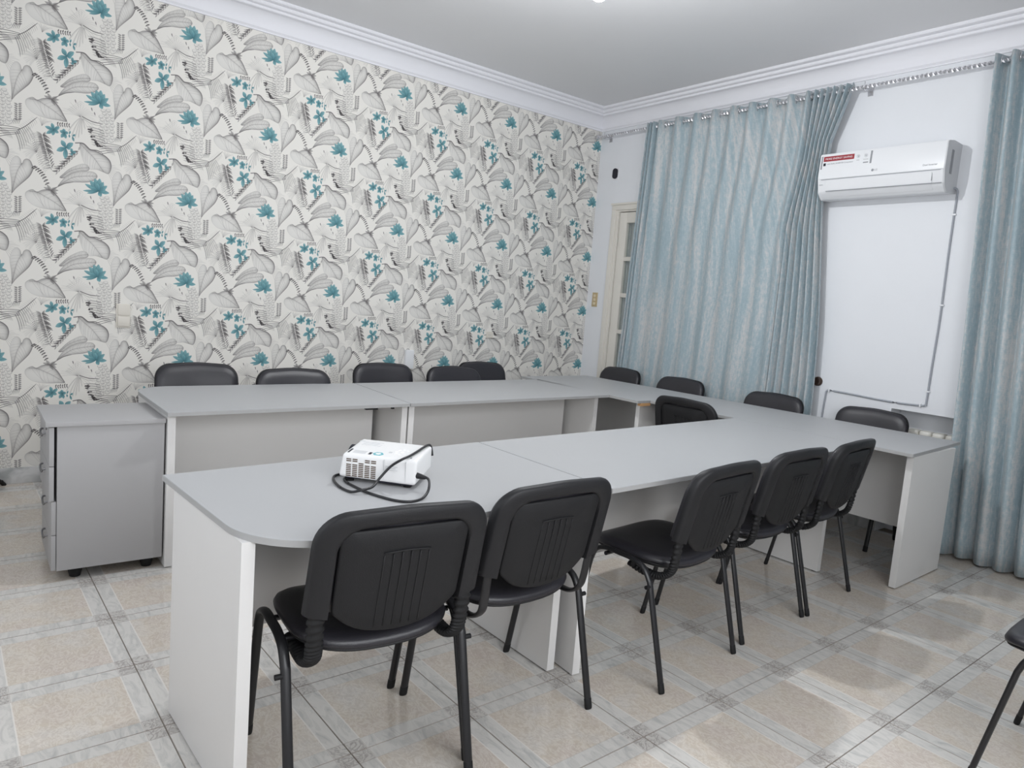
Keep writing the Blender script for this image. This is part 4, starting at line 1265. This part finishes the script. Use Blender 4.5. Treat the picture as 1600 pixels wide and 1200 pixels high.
# ------------------------------------------------------------------ small wall fittings
def fittings():
    # double switch on the wallpaper
    y0, y1, z0, z1 = -4.176, -4.094, .992, 1.146
    t = empty('light_switch', (0, (y0 + y1) / 2, (z0 + z1) / 2), 0, 'beige double switch plate on the wallpaper left of the chairs', 'switch')
    o = t.location
    box('plate', (0, y0, z0), (.008, y1, z1), BEIGEPLASTIC, t, bevel=.002, off=o)
    zm = (z0 + z1) / 2
    box('rocker', (.006, y0 + .009, zm + .004), (.016, y1 - .003, z1 - .005), BEIGEPLASTIC, t, bevel=.002, off=o)
    box('rocker', (.006, y0 + .009, z0 + .010), (.016, y1 - .003, zm - .004), BEIGEPLASTIC, t, bevel=.002, off=o)
    # small socket further along
    t = empty('wall_socket', (0, -1.175, 1.050), 0, 'small ivory socket on the wallpaper near the far corner', 'socket')
    box('plate', (0, -.036, -.028), (.009, .036, .028), BEIGEPLASTIC, t, bevel=.002)
    for y in (-.010, .010): lathe('hole', [(.0032, 0), (.0032, .0095)], INKGREY, t, 10, Matrix.Translation((0, y, 0)) @ Matrix.Rotation(R(90), 4, 'Y'))
    # white box low on the wallpaper behind the chairs
    t = empty('junction_box', (0, -1.998, .81), 0, 'white junction box on the wallpaper behind the third chair', 'box')
    box('case', (0, -.040, -.075), (.028, .040, .085), WHITEPLASTIC, t, bevel=.004)
    box('lid', (.028, -.036, -.071), (.031, .036, .081), WHITEPLASTIC, t, bevel=.0012)
    # brass switch plate by the glazed door
    t = empty('door_switch', (.112, 0, 1.452), 0, 'yellowed brass switch plate beside the glazed door', 'switch')
    box('plate', (-.036, -.006, -.070), (.036, 0, .070), GOLD, t, bevel=.002)
    for z in (.038, 0, -.038):
        box('key', (-.013, -.012, z - .012), (.013, -.005, z + .012), IVORY, t, bevel=.002)
    # black oval cap high on the wall
    t = empty('pipe_outlet', (.240, 0, 2.660), 0, 'black oval wall outlet high above the glazed door', 'outlet')
    prism('patch', round_poly([(-.055, -.055), (.040, -.062), (.045, .060), (-.010, .062)], [.01, .02, .02, .02], 5), -.004, 0, WHITEPLASTIC, t, axis='Y')
    prism('cap', round_poly([(-.028, -.048), (.028, -.048), (.028, .048), (-.028, .048)], [.027] * 4, 8), -.020, -.004, INKBLACK, t, bevel=0, axis='Y')
    # round brown socket by the curtain edge
    t = empty('round_socket', (2.525, 0, .965), 0, 'round brown socket on the white wall beside the left curtain', 'socket')
    M = Matrix.Rotation(R(90), 4, 'X')
    lathe('cover', [(.034, 0), (.034, .010), (.028, .018), (.018, .020), (.016, .014), (.004, .013)], BROWN, t, 24, M)
    for x in (-.007, .007): lathe('hole', [(.0028, .012), (.0028, .0145)], INKBLACK, t, 8, Matrix.Translation((x, 0, 0)) @ M)
fittings()

# ------------------------------------------------------------------ pendant lamp just above the frame
def pendant():
    x, y, z = LAMP
    t = empty('pendant_lamp', (x, y, z), 0, 'bright bare bulb hanging from the ceiling, tip at the top edge', 'lamp')
    lathe('bulb', [(.004, -.045), (.020, -.040), (.036, -.027), (.044, -.008), (.045, .004), (.040, .016)], BULB, t, 24)
    lathe('lamp_base', [(.040, .0165), (.052, .020), (.060, .030), (.045, .060), (.030, .080), (.014, .100), (.010, .105)], WHITEPLASTIC, t, 24)
    tube('flex', [(0, 0, .104), (0, 0, ZC - z - .03)], .004, BLACK, t, seg=8)
    lathe('ceiling_rose', [(.010, ZC - z - .035), (.040, ZC - z - .028), (.050, ZC - z - .010), (.050, ZC - z - .001)], WHITEPLASTIC, t, 24)
pendant()

# ------------------------------------------------------------------ stand leg poking in at the left edge
def stand():
    t = empty('tripod_stand', (.33, -5.18, 0), 0, 'black tripod stand, only one foot tip showing at the left edge', 'stand')
    tube('pole', [(0, 0, .20), (0, 0, 1.6)], .014, BLKMETAL, t)
    lathe('collar', [(.022, .42), (.026, .44), (.026, .50), (.020, .52)], RUBBER, t, 16)
    for a, l in ((R(126), .50), (R(6), .46), (R(-114), .34)):
        ex, ey = l * math.cos(a), l * math.sin(a)
        lg = tube('leg', [(ex, ey, .012), (.02 * math.cos(a), .02 * math.sin(a), .47)], .010, BLKMETAL, t)
        tube('foot_cap', [(ex * 1.015, ey * 1.015, .0), (ex * .97, ey * .97, .028)], .0125, RUBBER, lg)
stand()
